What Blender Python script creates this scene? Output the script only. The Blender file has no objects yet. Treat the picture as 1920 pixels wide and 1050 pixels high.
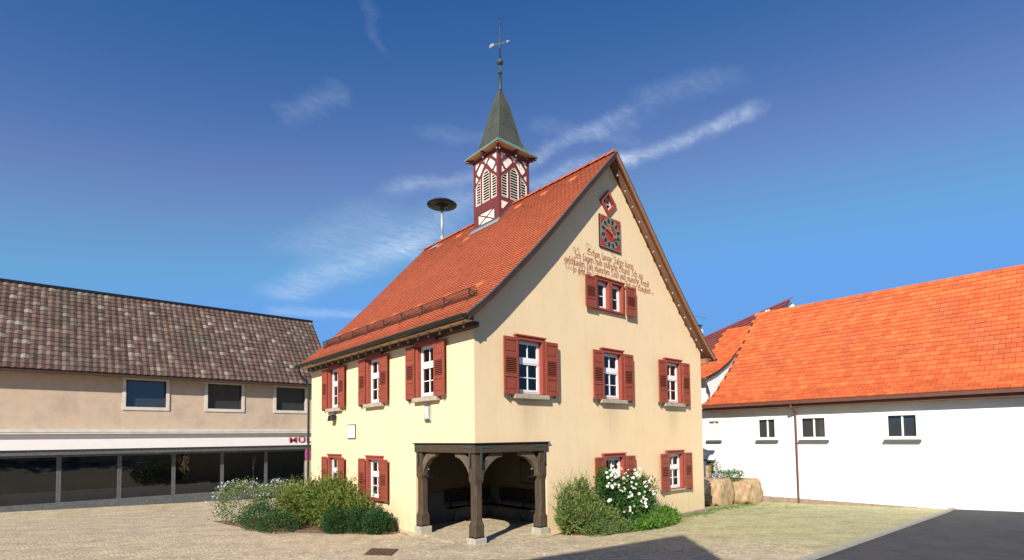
import bpy, bmesh, math, random
from mathutils import Vector, Matrix
random.seed(7)
R = math.radians
SC = bpy.context.scene
COL = SC.collection

# ------------------------------------------------------------------ camera
cd = bpy.data.cameras.new('camera'); cam = bpy.data.objects.new('camera', cd); COL.objects.link(cam)
YAW, PIT, ROL = R(41.55586), R(2.68987), R(-0.7078)
F = Vector((math.sin(YAW)*math.cos(PIT), math.cos(YAW)*math.cos(PIT), math.sin(PIT)))
RT = Vector((math.cos(YAW), -math.sin(YAW), 0)); UP = RT.cross(F)
r2 = RT*math.cos(ROL)+UP*math.sin(ROL); u2 = UP*math.cos(ROL)-RT*math.sin(ROL)
m = Matrix((r2, u2, -F)).transposed().to_4x4(); m.translation = Vector((-7.92007, -10.58616, 3.20033))
cam.matrix_world = m
cd.sensor_width = 36; cd.sensor_fit = 'HORIZONTAL'; cd.lens = 988.277/1920*36
cd.shift_x = -11.88/1920; cd.shift_y = 247.69/1920
cd.clip_start = .1; cd.clip_end = 5000
SC.camera = cam
# ------------------------------------------------------------------ light
SUN_EL, SUN_AZ = R(31.3), R(240.2)
w = bpy.data.worlds.new('World'); SC.world = w; w.use_nodes = True
nt = w.node_tree; N = nt.nodes; LK = nt.links
bg = N['Background']; bg.inputs[1].default_value = .101
sky = N.new('ShaderNodeTexSky'); sky.sky_type = 'NISHITA'; sky.sun_disc = False
sky.sun_elevation = SUN_EL; sky.sun_rotation = SUN_AZ
sky.altitude = 300; sky.air_density = 1.1; sky.dust_density = .15; sky.ozone_density = 4.5
def wn(t, **k):
    n = N.new(t)
    for a, b in k.items(): setattr(n, a, b)
    return n
def wmath(op, a, b=None, c=None, clamp=False):
    n = wn('ShaderNodeMath', operation=op); n.use_clamp = clamp
    for i, v in enumerate((a, b, c)):
        if v is None: continue
        if isinstance(v, (int, float)): n.inputs[i].default_value = v
        else: LK.new(v, n.inputs[i])
    return n.outputs[0]
tc = wn('ShaderNodeTexCoord'); sep = wn('ShaderNodeSeparateXYZ'); LK.new(tc.outputs['Generated'], sep.inputs[0])
zz = wmath('ADD', wmath('MAXIMUM', sep.outputs[2], 0.0), .12)
PX = wmath('DIVIDE', sep.outputs[0], zz); PY = wmath('DIVIDE', sep.outputs[1], zz)
cmb = wn('ShaderNodeCombineXYZ'); LK.new(PX, cmb.inputs[0]); LK.new(PY, cmb.inputs[1])
def wnoise(scale, detail, rot, sc, dist=0.0, loc=(0, 0, 0)):
    mp = wn('ShaderNodeMapping'); mp.inputs['Rotation'].default_value = (0, 0, rot); mp.inputs['Scale'].default_value = sc
    mp.inputs['Location'].default_value = loc
    LK.new(cmb.outputs[0], mp.inputs[0])
    n = wn('ShaderNodeTexNoise'); n.inputs['Scale'].default_value = scale; n.inputs['Detail'].default_value = detail
    n.inputs['Roughness'].default_value = .62; n.inputs['Distortion'].default_value = dist
    LK.new(mp.outputs[0], n.inputs['Vector']); return n.outputs[0]
wisp = wnoise(1.6, 9, R(25), (1.0, 3.2, 1), .9)
fine = wnoise(6, 8, R(15), (1.0, 3.0, 1), 1.2, (3, 1, 0))
def ramp(v, lo, hi):
    n = wn('ShaderNodeMapRange'); n.interpolation_type = 'SMOOTHSTEP'
    LK.new(v, n.inputs[0]); n.inputs[1].default_value = lo; n.inputs[2].default_value = hi
    return n.outputs[0]
def wcol(scale, detail, amt):
    n = wn('ShaderNodeTexNoise'); n.inputs['Scale'].default_value = scale; n.inputs['Detail'].default_value = detail; n.inputs['Roughness'].default_value = .6
    LK.new(cmb.outputs[0], n.inputs['Vector']); q = wn('ShaderNodeSeparateColor'); LK.new(n.outputs['Color'], q.inputs[0])
    return [wmath('MULTIPLY', wmath('SUBTRACT', q.outputs[k], .5), amt) for k in (0, 1)]
WA = wcol(3.2, 9, .215)
WX = wmath('ADD', PX, WA[0]); WY = wmath('ADD', PY, WA[1])
fib = wnoise(11, 8, R(20), (1.0, 2.2, 1), 1.5, (7, 2, 0))
def streak(a, b, wd, amt):
    # feathery cirrus band along a segment of the cloud plane
    ax, ay = a; bx, by = b; dx, dy = bx-ax, by-ay; L2 = dx*dx+dy*dy
    ux = wmath('SUBTRACT', WX, ax); uy = wmath('SUBTRACT', WY, ay)
    t = wmath('DIVIDE', wmath('ADD', wmath('MULTIPLY', ux, dx), wmath('MULTIPLY', uy, dy)), L2)
    t = wmath('MINIMUM', wmath('MAXIMUM', t, 0.0), 1.0)
    ex = wmath('SUBTRACT', ux, wmath('MULTIPLY', t, dx)); ey = wmath('SUBTRACT', uy, wmath('MULTIPLY', t, dy))
    d2 = wmath('ADD', wmath('MULTIPLY', ex, ex), wmath('MULTIPLY', ey, ey))
    g = wmath('POWER', 2.718, wmath('MULTIPLY', d2, -1/(wd*wd)))
    return wmath('MULTIPLY', g, amt)
STREAKS = [((1.30,.58),(1.21,.91),.032,.62),((1.21,.91),(1.11,1.16),.035,.5),((1.08,.78),(1.02,1.08),.03,.42),((.93,.98),(1.15,.83),.03,.15),
           ((.39,.9),(.53,1.0),.018,.13),((.44,1.33),(.50,1.2),.04,.22),((.71,1.19),(.84,1.12),.04,.16),((.80,1.46),(.95,1.26),.04,.4),
           ((.80,2.5),(1.0,1.77),.10,.55),((.85,2.75),(1.21,2.6),.07,.45),((1.0,1.85),(1.02,1.38),.07,.4),((1.08,.69),(1.14,.56),.05,.2),((.72,2.0),(.85,1.66),.12,.3)]
acc = wmath('MULTIPLY', ramp(wisp, .66, .95), .04)
STREAK_NODES = True
band = 0.0
for s_ in STREAKS: band = wmath('ADD', band, streak(*s_))
band = wmath('MAXIMUM', wmath('SUBTRACT', band, .035), 0.0)
acc = wmath('ADD', acc, wmath('MULTIPLY', band, wmath('ADD', wmath('MULTIPLY', ramp(fib, .2, .85), .52), .2)))
acc = wmath('MINIMUM', acc, .8)
spc = wn('ShaderNodeSeparateColor'); LK.new(sky.outputs[0], spc.inputs[0]); cmc = wn('ShaderNodeCombineColor')
for i, (ref, tgt, pw) in enumerate(((1.023, .86, 3.3), (2.43, 2.22, 1.62), (5.03, 4.89, 1.1))):
    q = wmath('MINIMUM', wmath('DIVIDE', spc.outputs[i], ref), 1.2)
    LK.new(wmath('MULTIPLY', wmath('MINIMUM', wmath('POWER', q, pw), q), tgt), cmc.inputs[i])
mx = wn('ShaderNodeMix', data_type='RGBA'); LK.new(acc, mx.inputs[0]); LK.new(cmc.outputs[0], mx.inputs[6])
mx.inputs[7].default_value = (5.6, 6.4, 7.6, 1)
LK.new(mx.outputs[2], bg.inputs[0])
sl = bpy.data.lights.new('sun', 'SUN'); sl.energy = 5.0; sl.angle = R(.5); sl.color = (1, .93, .82)
so = bpy.data.objects.new('sun', sl); COL.objects.link(so)
sd = Vector((math.sin(SUN_AZ)*math.cos(SUN_EL), math.cos(SUN_AZ)*math.cos(SUN_EL), math.sin(SUN_EL)))
so.rotation_euler = sd.to_track_quat('Z', 'Y').to_euler(); so.location = sd*60
vs = SC.view_settings; vs.view_transform = 'Standard'; vs.look = 'None'; vs.exposure = 0.5; vs.gamma = 1; vs.use_curve_mapping = False

# ------------------------------------------------------------------ materials
def mat(name, col, rough=.8, metal=0, var=.12, vscale=3, bump=0, bscale=40, island=0, island_cols=None, translucent=0, spec=.3, stretch=None, dirt=None, dirt_scale=.6, dirt_pos=(.5,.75)):
    m = bpy.data.materials.new(name); m.use_nodes = True; t = m.node_tree; n = t.nodes; l = t.links
    p = n['Principled BSDF']; p.inputs['Roughness'].default_value = rough; p.inputs['Metallic'].default_value = metal
    p.inputs['Specular IOR Level'].default_value = spec
    co = n.new('ShaderNodeTexCoord'); vec = co.outputs['Object']
    if stretch:
        mp = n.new('ShaderNodeMapping'); mp.inputs['Scale'].default_value = stretch; l.new(vec, mp.inputs[0]); vec = mp.outputs[0]
    nz = n.new('ShaderNodeTexNoise'); nz.inputs['Scale'].default_value = vscale; nz.inputs['Detail'].default_value = 6; l.new(vec, nz.inputs['Vector'])
    mr = n.new('ShaderNodeMapRange'); mr.inputs[1].default_value = .25; mr.inputs[2].default_value = .75
    mr.inputs[3].default_value = 1-var; mr.inputs[4].default_value = 1+var; l.new(nz.outputs[0], mr.inputs[0])
    if island_cols:
        g = n.new('ShaderNodeNewGeometry'); cr = n.new('ShaderNodeValToRGB')
        while len(cr.color_ramp.elements) < len(island_cols): cr.color_ramp.elements.new(.5)
        for i, c in enumerate(island_cols):
            e = cr.color_ramp.elements[i]; e.position = i/max(1, len(island_cols)-1); e.color = (*c, 1)
        l.new(g.outputs['Random Per Island'], cr.inputs[0]); base = cr.outputs[0]
    else:
        rgb = n.new('ShaderNodeRGB'); rgb.outputs[0].default_value = (*col, 1); base = rgb.outputs[0]
    if dirt:
        dn = n.new('ShaderNodeTexNoise'); dn.inputs['Scale'].default_value = dirt_scale; dn.inputs['Detail'].default_value = 8; dn.inputs['Roughness'].default_value = .65
        l.new(co.outputs['Object'], dn.inputs['Vector'])
        dr = n.new('ShaderNodeMapRange'); dr.inputs[1].default_value = dirt_pos[0]; dr.inputs[2].default_value = dirt_pos[1]; l.new(dn.outputs[0], dr.inputs[0])
        dm = n.new('ShaderNodeMix'); dm.data_type = 'RGBA'; l.new(dr.outputs[0], dm.inputs[0]); l.new(base, dm.inputs[6]); dm.inputs[7].default_value = (*dirt, 1); base = dm.outputs[2]
    vm = n.new('ShaderNodeVectorMath'); vm.operation = 'SCALE'; l.new(base, vm.inputs[0]); l.new(mr.outputs[0], vm.inputs['Scale'])
    l.new(vm.outputs[0], p.inputs['Base Color'])
    if bump:
        bn = n.new('ShaderNodeTexNoise'); bn.inputs['Scale'].default_value = bscale; bn.inputs['Detail'].default_value = 5; l.new(vec, bn.inputs['Vector'])
        b = n.new('ShaderNodeBump'); b.inputs['Strength'].default_value = bump; b.inputs['Distance'].default_value = .02
        l.new(bn.outputs[0], b.inputs['Height']); l.new(b.outputs[0], p.inputs['Normal'])
    if translucent:
        tr = n.new('ShaderNodeBsdfTranslucent'); l.new(vm.outputs[0], tr.inputs[0]); ms = n.new('ShaderNodeMixShader'); ms.inputs[0].default_value = translucent
        l.new(p.outputs[0], ms.inputs[1]); l.new(tr.outputs[0], ms.inputs[2]); l.new(ms.outputs[0], n['Material Output'].inputs[0])
    return m
def plaster(name, col, stain, sills=False):
    m = mat(name, col, .92, var=.035, vscale=1.3, bump=.35, bscale=55, spec=.15)
    t = m.node_tree; n = t.nodes; l = t.links; p = n['Principled BSDF']
    base = p.inputs['Base Color'].links[0].from_socket
    co = n.new('ShaderNodeTexCoord')
    # rain streaks: noise stretched along z, stronger in patches
    mp = n.new('ShaderNodeMapping'); mp.inputs['Scale'].default_value = (3.2, 3.2, .35); l.new(co.outputs['Object'], mp.inputs[0])
    a = n.new('ShaderNodeTexNoise'); a.inputs['Scale'].default_value = 1.5; a.inputs['Detail'].default_value = 7; l.new(mp.outputs[0], a.inputs['Vector'])
    b = n.new('ShaderNodeMapRange'); b.inputs[1].default_value = .5; b.inputs[2].default_value = .9; b.inputs[4].default_value = .24; l.new(a.outputs[0], b.inputs[0])
    # splash zone near the ground
    sp = n.new('ShaderNodeSeparateXYZ'); l.new(co.outputs['Object'], sp.inputs[0])
    g = n.new('ShaderNodeMapRange'); g.inputs[1].default_value = 1.25; g.inputs[2].default_value = .25; g.inputs[3].default_value = 0; g.inputs[4].default_value = 1; l.new(sp.outputs[2], g.inputs[0])
    gn = n.new('ShaderNodeMath'); gn.operation = 'MULTIPLY'; l.new(g.outputs[0], gn.inputs[0]); l.new(a.outputs[0], gn.inputs[1]); gn.use_clamp = True
    mxm = n.new('ShaderNodeMath'); mxm.operation = 'MAXIMUM'; l.new(gn.outputs[0], mxm.inputs[0]); l.new(b.outputs[0], mxm.inputs[1])
    if sills:      # soot washed down below the window sills
        pp = n.new('ShaderNodeMath'); pp.operation = 'SUBTRACT'; l.new(sp.outputs[0], pp.inputs[0]); pp.inputs[1].default_value = 1.88
        pg = n.new('ShaderNodeMath'); pg.operation = 'PINGPONG'; l.new(pp.outputs[0], pg.inputs[0]); pg.inputs[1].default_value = 1.7675
        e1_ = n.new('ShaderNodeMapRange'); e1_.interpolation_type = 'SMOOTHSTEP'; e1_.inputs[1].default_value = .6; e1_.inputs[2].default_value = .1; l.new(pg.outputs[0], e1_.inputs[0])
        e2_ = n.new('ShaderNodeMapRange'); e2_.inputs[1].default_value = 4.3; e2_.inputs[2].default_value = 3.9; l.new(sp.outputs[2], e2_.inputs[0])
        e3_ = n.new('ShaderNodeMapRange'); e3_.inputs[1].default_value = 2.3; e3_.inputs[2].default_value = 3.6; l.new(sp.outputs[2], e3_.inputs[0])
        k = e1_.outputs[0]
        for q_ in (e2_.outputs[0], e3_.outputs[0], a.outputs[0]):
            mm = n.new('ShaderNodeMath'); mm.operation = 'MULTIPLY'; l.new(k, mm.inputs[0]); l.new(q_, mm.inputs[1]); k = mm.outputs[0]
        ma = n.new('ShaderNodeMath'); ma.operation = 'MAXIMUM'; l.new(k, ma.inputs[0]); l.new(mxm.outputs[0], ma.inputs[1]); mxm = ma
    # fine grain
    gr = n.new('ShaderNodeTexNoise'); gr.inputs['Scale'].default_value = 26; gr.inputs['Detail'].default_value = 4; l.new(co.outputs['Object'], gr.inputs['Vector'])
    gm = n.new('ShaderNodeMapRange'); gm.inputs[1].default_value = .3; gm.inputs[2].default_value = .7; gm.inputs[3].default_value = .93; gm.inputs[4].default_value = 1.05; l.new(gr.outputs[0], gm.inputs[0])
    d = n.new('ShaderNodeMix'); d.data_type = 'RGBA'; l.new(mxm.outputs[0], d.inputs[0]); l.new(base, d.inputs[6]); d.inputs[7].default_value = (*stain, 1)
    v = n.new('ShaderNodeVectorMath'); v.operation = 'SCALE'; l.new(d.outputs[2], v.inputs[0]); l.new(gm.outputs[0], v.inputs['Scale'])
    l.new(v.outputs[0], p.inputs['Base Color'])
    return m
def glassmat(name, tint=(.9, .95, 1)):
    m = bpy.data.materials.new(name); m.use_nodes = True; t = m.node_tree; n = t.nodes; l = t.links
    n.remove(n['Principled BSDF']); g = n.new('ShaderNodeBsdfGlossy'); g.inputs['Roughness'].default_value = .02
    tr = n.new('ShaderNodeBsdfTransparent'); tr.inputs[0].default_value = (*[.75*c for c in tint], 1)
    fr = n.new('ShaderNodeFresnel'); fr.inputs[0].default_value = 1.6
    nz = n.new('ShaderNodeTexNoise'); nz.inputs['Scale'].default_value = 2.2; co = n.new('ShaderNodeTexCoord'); l.new(co.outputs['Object'], nz.inputs['Vector'])
    b = n.new('ShaderNodeBump'); b.inputs['Strength'].default_value = .08; b.inputs['Distance'].default_value = .05; l.new(nz.outputs[0], b.inputs['Height']); l.new(b.outputs[0], g.inputs['Normal'])
    mx = n.new('ShaderNodeMixShader'); l.new(fr.outputs[0], mx.inputs[0]); l.new(tr.outputs[0], mx.inputs[1]); l.new(g.outputs[0], mx.inputs[2])
    l.new(mx.outputs[0], n['Material Output'].inputs[0]); return m
M = {}
M['wall'] = plaster('yellow_plaster', (.80, .61, .372), (.50, .40, .25), True)
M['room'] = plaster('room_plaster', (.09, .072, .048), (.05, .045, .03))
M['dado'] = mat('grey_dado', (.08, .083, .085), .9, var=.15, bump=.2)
M['red'] = mat('red_paint', (.27, .062, .037), .55, var=.10, vscale=5, spec=.25, dirt=(.22, .05, .035), dirt_scale=3)
M['redlight'] = mat('red_casing_paint', (.30, .066, .042), .55, var=.08, vscale=5, spec=.25)
M['wine'] = mat('wine_red_timber_paint', (.145, .036, .034), .55, var=.10, vscale=4, stretch=(6, 6, 1), spec=.25)
M['white'] = mat('white_paint', (.78, .78, .76), .45, var=.03, spec=.35)
M['cream'] = mat('cream_infill', (.80, .74, .62), .85, var=.03)
M['glass'] = glassmat('window_glass')
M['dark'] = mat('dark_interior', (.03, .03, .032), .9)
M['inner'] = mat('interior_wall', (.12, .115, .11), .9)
M['curtain'] = mat('curtain_cloth', (.75, .75, .70), .9, var=.12, vscale=8, stretch=(8, 8, .3), translucent=.3)
M['sill'] = mat('sill_stone', (.40, .35, .27), .85, var=.2, vscale=14, bump=.3, dirt=(.2, .19, .16), dirt_scale=5)
M['block'] = mat('block_stone', (.38, .35, .28), .85, var=.15, vscale=10, bump=.4, dirt=(.3, .28, .22), dirt_scale=4)
M['plinth'] = mat('plinth_stone', (.27, .21, .16), .9, var=.25, vscale=6, bump=.5)
M['tile'] = mat('clay_tile', (0, 0, 0), .75, var=.08, vscale=1.1, spec=.2, bump=.15, bscale=60,
  island_cols=[(.43, .096, .040), (.49, .120, .052), (.46, .107, .046), (.50, .128, .058), (.45, .102, .043)], dirt=(.34, .09, .045), dirt_scale=.55, dirt_pos=(.48, .85))
M['tile_edge'] = mat('grimy_tile_edge', (.12, .03, .016), .9, var=.3, vscale=6)
M['gap_shade'] = mat('dark_louvre_gap_shade', (.012, .005, .004), .9)  # near-black: the shade between louvre slats put into colour
M['ridge'] = mat('ridge_tile', (0, 0, 0), .75, var=.15, vscale=2, island_cols=[(.44, .10, .045), (.5, .13, .06), (.36, .085, .04)])
M['vent'] = mat('vent_tile', (.56, .15, .055), .7)
M['soffit'] = mat('soffit_boards', (.30, .15, .085), .8, var=.22, vscale=4, stretch=(1, 6, 6))
M['rafter'] = mat('dark_brown_beam', (.05, .027, .018), .7, var=.3, vscale=6)
M['tan'] = mat('tan_boards', (.58, .42, .27), .8, var=.12, vscale=4)
M['oak_sunlit'] = mat('weathered_oak_sunlit_brace', (.12, .09, .06), .85, var=.3, vscale=5, bump=.4)  # paler copy of the oak: sunlight on the braces put into colour
M['oak'] = mat('weathered_oak', (.070, .049, .030), .85, var=.5, vscale=3.5, stretch=(9, 9, .8), bump=.5, bscale=18, dirt=(.06, .045, .032), dirt_scale=3)
M['oakh'] = mat('weathered_oak_beam', (.066, .046, .028), .85, var=.35, vscale=3.5, stretch=(1.2, 1.2, 14), bump=.5, bscale=18, dirt=(.06, .045, .032), dirt_scale=3)
M['iron'] = mat('verdigris_iron', (.045, .062, .05), .6, var=.3, vscale=14, spec=.4)
M['gutter'] = mat('dark_green_gutter', (.016, .024, .020), .45, metal=.2, var=.2, spec=.5)
M['sheet'] = mat('grey_flashing', (.13, .14, .14), .5, metal=.4, var=.25, vscale=8)
M['lead'] = mat('pale_lead', (.45, .46, .46), .45, metal=.6)
M['copper'] = mat('patina_copper', (.066, .072, .054), .6, metal=.1, var=.25, vscale=2.5, stretch=(1, 1, .5), dirt=(.10, .125, .095), dirt_scale=3.5, dirt_pos=(.55, .8))
M['copperedge'] = mat('green_copper_edge', (.13, .24, .19), .6, var=.2, vscale=8)
M['bench'] = mat('bench_wood', (.012, .009, .008), .6, var=.3)
M['black'] = mat('black_paint', (.012, .012, .013), .4)
M['bulb'] = mat('clear_bulb', (.26, .265, .27), .12, spec=.6)
M['cable'] = mat('cable', (.10, .10, .10), .6)
M['clockred'] = mat('clock_red', (.36, .035, .03), .5, var=.06)
M['clockring'] = mat('clock_ring', (.19, .25, .19), .6, var=.1, vscale=12)
M['clockdark'] = mat('clock_dark', (.02, .02, .022), .5)
M['gold'] = mat('gilt', (.42, .34, .16), .5, metal=.4)
M['paint'] = mat('painted_letters', (.32, .10, .06), .85, var=.25, vscale=18)
M['flour'] = mat('painted_flourish', (.40, .36, .215), .85, var=.2, vscale=12)
M['siren'] = mat('siren_metal', (.025, .032, .032), .5, metal=.3, var=.2, dirt=(.08, .09, .08), dirt_scale=2.5)
M['galv'] = mat('galvanised_pole', (.42, .46, .47), .45, metal=.5, var=.15)
M['rust'] = mat('rusty_iron', (.11, .058, .035), .8, var=.35, vscale=10, bump=.4)
M['soil'] = mat('bed_soil', (.16, .1, .06), .95, var=.4, vscale=12, bump=.8, bscale=30)
M['stone'] = mat('sandstone', (.36, .27, .155), .9, var=.5, vscale=5, bump=1.0, bscale=16, stretch=(1, 1, .6), dirt=(.40, .16, .10), dirt_scale=2.6)
M['bark'] = mat('bark', (.10, .07, .045), .9, var=.3, bump=.6)
M['nwhite'] = mat('white_render', (.80, .80, .78), .9, var=.05, vscale=1.2, bump=.25, dirt=(.62, .60, .55), dirt_scale=.7, dirt_pos=(.5, .85))
M['nbeige'] = mat('beige_render', (.50, .385, .28), .9, var=.07, bump=.3, dirt=(.36, .29, .22), dirt_scale=.6)
M['npale'] = mat('pale_trim', (.55, .52, .46), .8)
M['orange'] = mat('orange_tile', (0, 0, 0), .7, var=.12, vscale=2, island_cols=[(.52, .11, .035), (.66, .165, .05), (.50, .10, .03), (.60, .14, .045)], dirt=(.30, .10, .05), dirt_scale=.5, dirt_pos=(.52, .8))
M['darkred'] = mat('dark_red_tile', (0, 0, 0), .7, var=.12, vscale=2, island_cols=[(.26, .06, .05), (.30, .075, .06), (.22, .05, .04)])
M['pantile'] = mat('brown_pantile', (0, 0, 0), .8, var=.3, vscale=3, island_cols=[(.085, .055, .045), (.115, .068, .052), (.10, .062, .048), (.13, .078, .058), (.17, .12, .09), (.095, .06, .05), (.11, .066, .05), (.26, .22, .18)], dirt=(.07, .07, .045), dirt_scale=.35)
M['shop'] = mat('sign_board', (.75, .72, .70), .5, var=.03)
M['shopred'] = mat('sign_letters', (.34, .03, .06), .5)
M['signblue'] = mat('sign_blue', (.03, .06, .36), .4)
M['signred'] = mat('sign_red', (.6, .03, .04), .4)
M['carblack'] = mat('car_paint', (.006, .006, .008), .3, spec=.35)
M['carglass'] = mat('car_glass', (.03, .035, .04), .05, spec=.8)
M['tyre'] = mat('tyre_rubber', (.02, .02, .02), .9)
M['chrome'] = mat('chrome', (.6, .6, .62), .15, metal=1)
M['lamp_red'] = mat('tail_lamp', (.30, .01, .01), .15, spec=.7)
M['copperpipe'] = mat('brown_downpipe', (.16, .07, .05), .5, metal=.3)
def leafmat(name, cols, tr=.35):
    return mat(name, (0, 0, 0), .6, var=.18, vscale=5, island_cols=cols, translucent=tr, spec=.25)
M['leaf_olive'] = leafmat('olive_leaves', [(.09, .17, .03), (.14, .23, .035), (.19, .22, .045), (.11, .21, .035), (.22, .17, .045), (.06, .13, .025)])
M['leaf_box'] = leafmat('dark_green_leaves', [(.025, .07, .02), (.045, .11, .03), (.03, .085, .024), (.06, .135, .035)])
M['leaf_grey'] = leafmat('grey_green_leaves', [(.11, .19, .05), (.17, .25, .06), (.27, .28, .10), (.13, .22, .05), (.07, .13, .035)])
M['leaf_rose'] = leafmat('rose_leaves', [(.04, .11, .022), (.06, .15, .03), (.05, .13, .025), (.09, .17, .04)])
M['leaf_bright'] = leafmat('bright_leaves', [(.08, .20, .02), (.13, .27, .03), (.06, .15, .02), (.16, .28, .045), (.05, .12, .02)])
M['leaf_tree'] = leafmat('tree_leaves', [(.04, .08, .02), (.06, .11, .025), (.05, .09, .02)])
M['petal'] = mat('white_petals', (.85, .85, .78), .7, translucent=.35)
M['petalp'] = mat('pale_petals', (.62, .60, .70), .7, translucent=.3)
M['litter'] = mat('leaf_litter', (0, 0, 0), .9, island_cols=[(.22, .10, .04), (.32, .18, .08), (.13, .07, .035), (.4, .28, .14)])
# cobbled square
def cobble():
    m = bpy.data.materials.new('cobblestones'); m.use_nodes = True; t = m.node_tree; n = t.nodes; l = t.links
    p = n['Principled BSDF']; p.inputs['Roughness'].default_value = .85; p.inputs['Specular IOR Level'].default_value = .2
    co = n.new('ShaderNodeTexCoord')
    wv = n.new('ShaderNodeTexNoise'); wv.inputs['Scale'].default_value = .5; l.new(co.outputs['Object'], wv.inputs['Vector'])
    va = n.new('ShaderNodeVectorMath'); va.operation = 'MULTIPLY_ADD'; l.new(wv.outputs[1], va.inputs[0]); va.inputs[1].default_value = (.6, .6, 0); l.new(co.outputs['Object'], va.inputs[2])
    vo = n.new('ShaderNodeTexVoronoi'); vo.inputs['Scale'].default_value = 10.5; vo.inputs['Randomness'].default_value = .55; l.new(va.outputs[0], vo.inputs['Vector'])
    ve = n.new('ShaderNodeTexVoronoi'); ve.feature = 'DISTANCE_TO_EDGE'; ve.inputs['Scale'].default_value = 10.5; ve.inputs['Randomness'].default_value = .55; l.new(va.outputs[0], ve.inputs['Vector'])
    bw = n.new('ShaderNodeSeparateColor'); l.new(vo.outputs['Color'], bw.inputs[0])
    cr = n.new('ShaderNodeValToRGB'); cr.color_ramp.interpolation = 'LINEAR'
    els = [(0, (.40, .32, .21)), (.3, (.58, .46, .30)), (.55, (.49, .42, .31)), (.8, (.63, .48, .31)), (1, (.70, .60, .43))]
    while len(cr.color_ramp.elements) < 5: cr.color_ramp.elements.new(.5)
    for i, (a, c) in enumerate(els): cr.color_ramp.elements[i].position = a; cr.color_ramp.elements[i].color = (*c, 1)
    l.new(bw.outputs[0], cr.inputs[0])
    jr = n.new('ShaderNodeMapRange'); jr.inputs[1].default_value = .0; jr.inputs[2].default_value = .13; jr.inputs[3].default_value = 1; jr.inputs[4].default_value = 0; l.new(ve.outputs['Distance'], jr.inputs[0])
    # moss grows in the joints on the gable side of the square
    mn = n.new('ShaderNodeTexNoise'); mn.inputs['Scale'].default_value = .8; mn.inputs['Detail'].default_value = 6; l.new(co.outputs['Object'], mn.inputs['Vector'])
    sp = n.new('ShaderNodeSeparateXYZ'); l.new(co.outputs['Object'], sp.inputs[0])
    gx = n.new('ShaderNodeMapRange'); gx.inputs[1].default_value = 1.5; gx.inputs[2].default_value = 7; l.new(sp.outputs[0], gx.inputs[0])
    ad = n.new('ShaderNodeMath'); ad.operation = 'MULTIPLY_ADD'; l.new(gx.outputs[0], ad.inputs[0]); ad.inputs[1].default_value = .55; l.new(mn.outputs[0], ad.inputs[2])
    ms = n.new('ShaderNodeMapRange'); ms.inputs[1].default_value = .62; ms.inputs[2].default_value = 1.0; l.new(ad.outputs[0], ms.inputs[0])
    jc = n.new('ShaderNodeMix'); jc.data_type = 'RGBA'; l.new(ms.outputs[0], jc.inputs[0]); jc.inputs[6].default_value = (.36, .29, .19, 1); jc.inputs[7].default_value = (.18, .22, .05, 1)
    mix = n.new('ShaderNodeMix'); mix.data_type = 'RGBA'; l.new(jr.outputs[0], mix.inputs[0]); l.new(cr.outputs[0], mix.inputs[6]); l.new(jc.outputs[2], mix.inputs[7])
    mo = n.new('ShaderNodeMath'); mo.operation = 'MULTIPLY'; l.new(ms.outputs[0], mo.inputs[0]); mo.inputs[1].default_value = .4
    mix2 = n.new('ShaderNodeMix'); mix2.data_type = 'RGBA'; l.new(mo.outputs[0], mix2.inputs[0]); l.new(mix.outputs[2], mix2.inputs[6]); mix2.inputs[7].default_value = (.40, .42, .20, 1)
    bn = n.new('ShaderNodeTexNoise'); bn.inputs['Scale'].default_value = 1.7; bn.inputs['Detail'].default_value = 5; l.new(co.outputs['Object'], bn.inputs['Vector'])
    bm = n.new('ShaderNodeMapRange'); bm.inputs[1].default_value = .3; bm.inputs[2].default_value = .7; bm.inputs[3].default_value = .84; bm.inputs[4].default_value = 1.12; l.new(bn.outputs[0], bm.inputs[0])
    v = n.new('ShaderNodeVectorMath'); v.operation = 'SCALE'; l.new(mix2.outputs[2], v.inputs[0]); l.new(bm.outputs[0], v.inputs['Scale']); l.new(v.outputs[0], p.inputs['Base Color'])
    hr = n.new('ShaderNodeMapRange'); hr.inputs[1].default_value = 0; hr.inputs[2].default_value = .3; l.new(ve.outputs['Distance'], hr.inputs[0])
    b = n.new('ShaderNodeBump'); b.inputs['Strength'].default_value = .5; b.inputs['Distance'].default_value = .012; l.new(hr.outputs[0], b.inputs['Height']); l.new(b.outputs[0], p.inputs['Normal'])
    return m
M['cobble'] = cobble()

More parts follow.
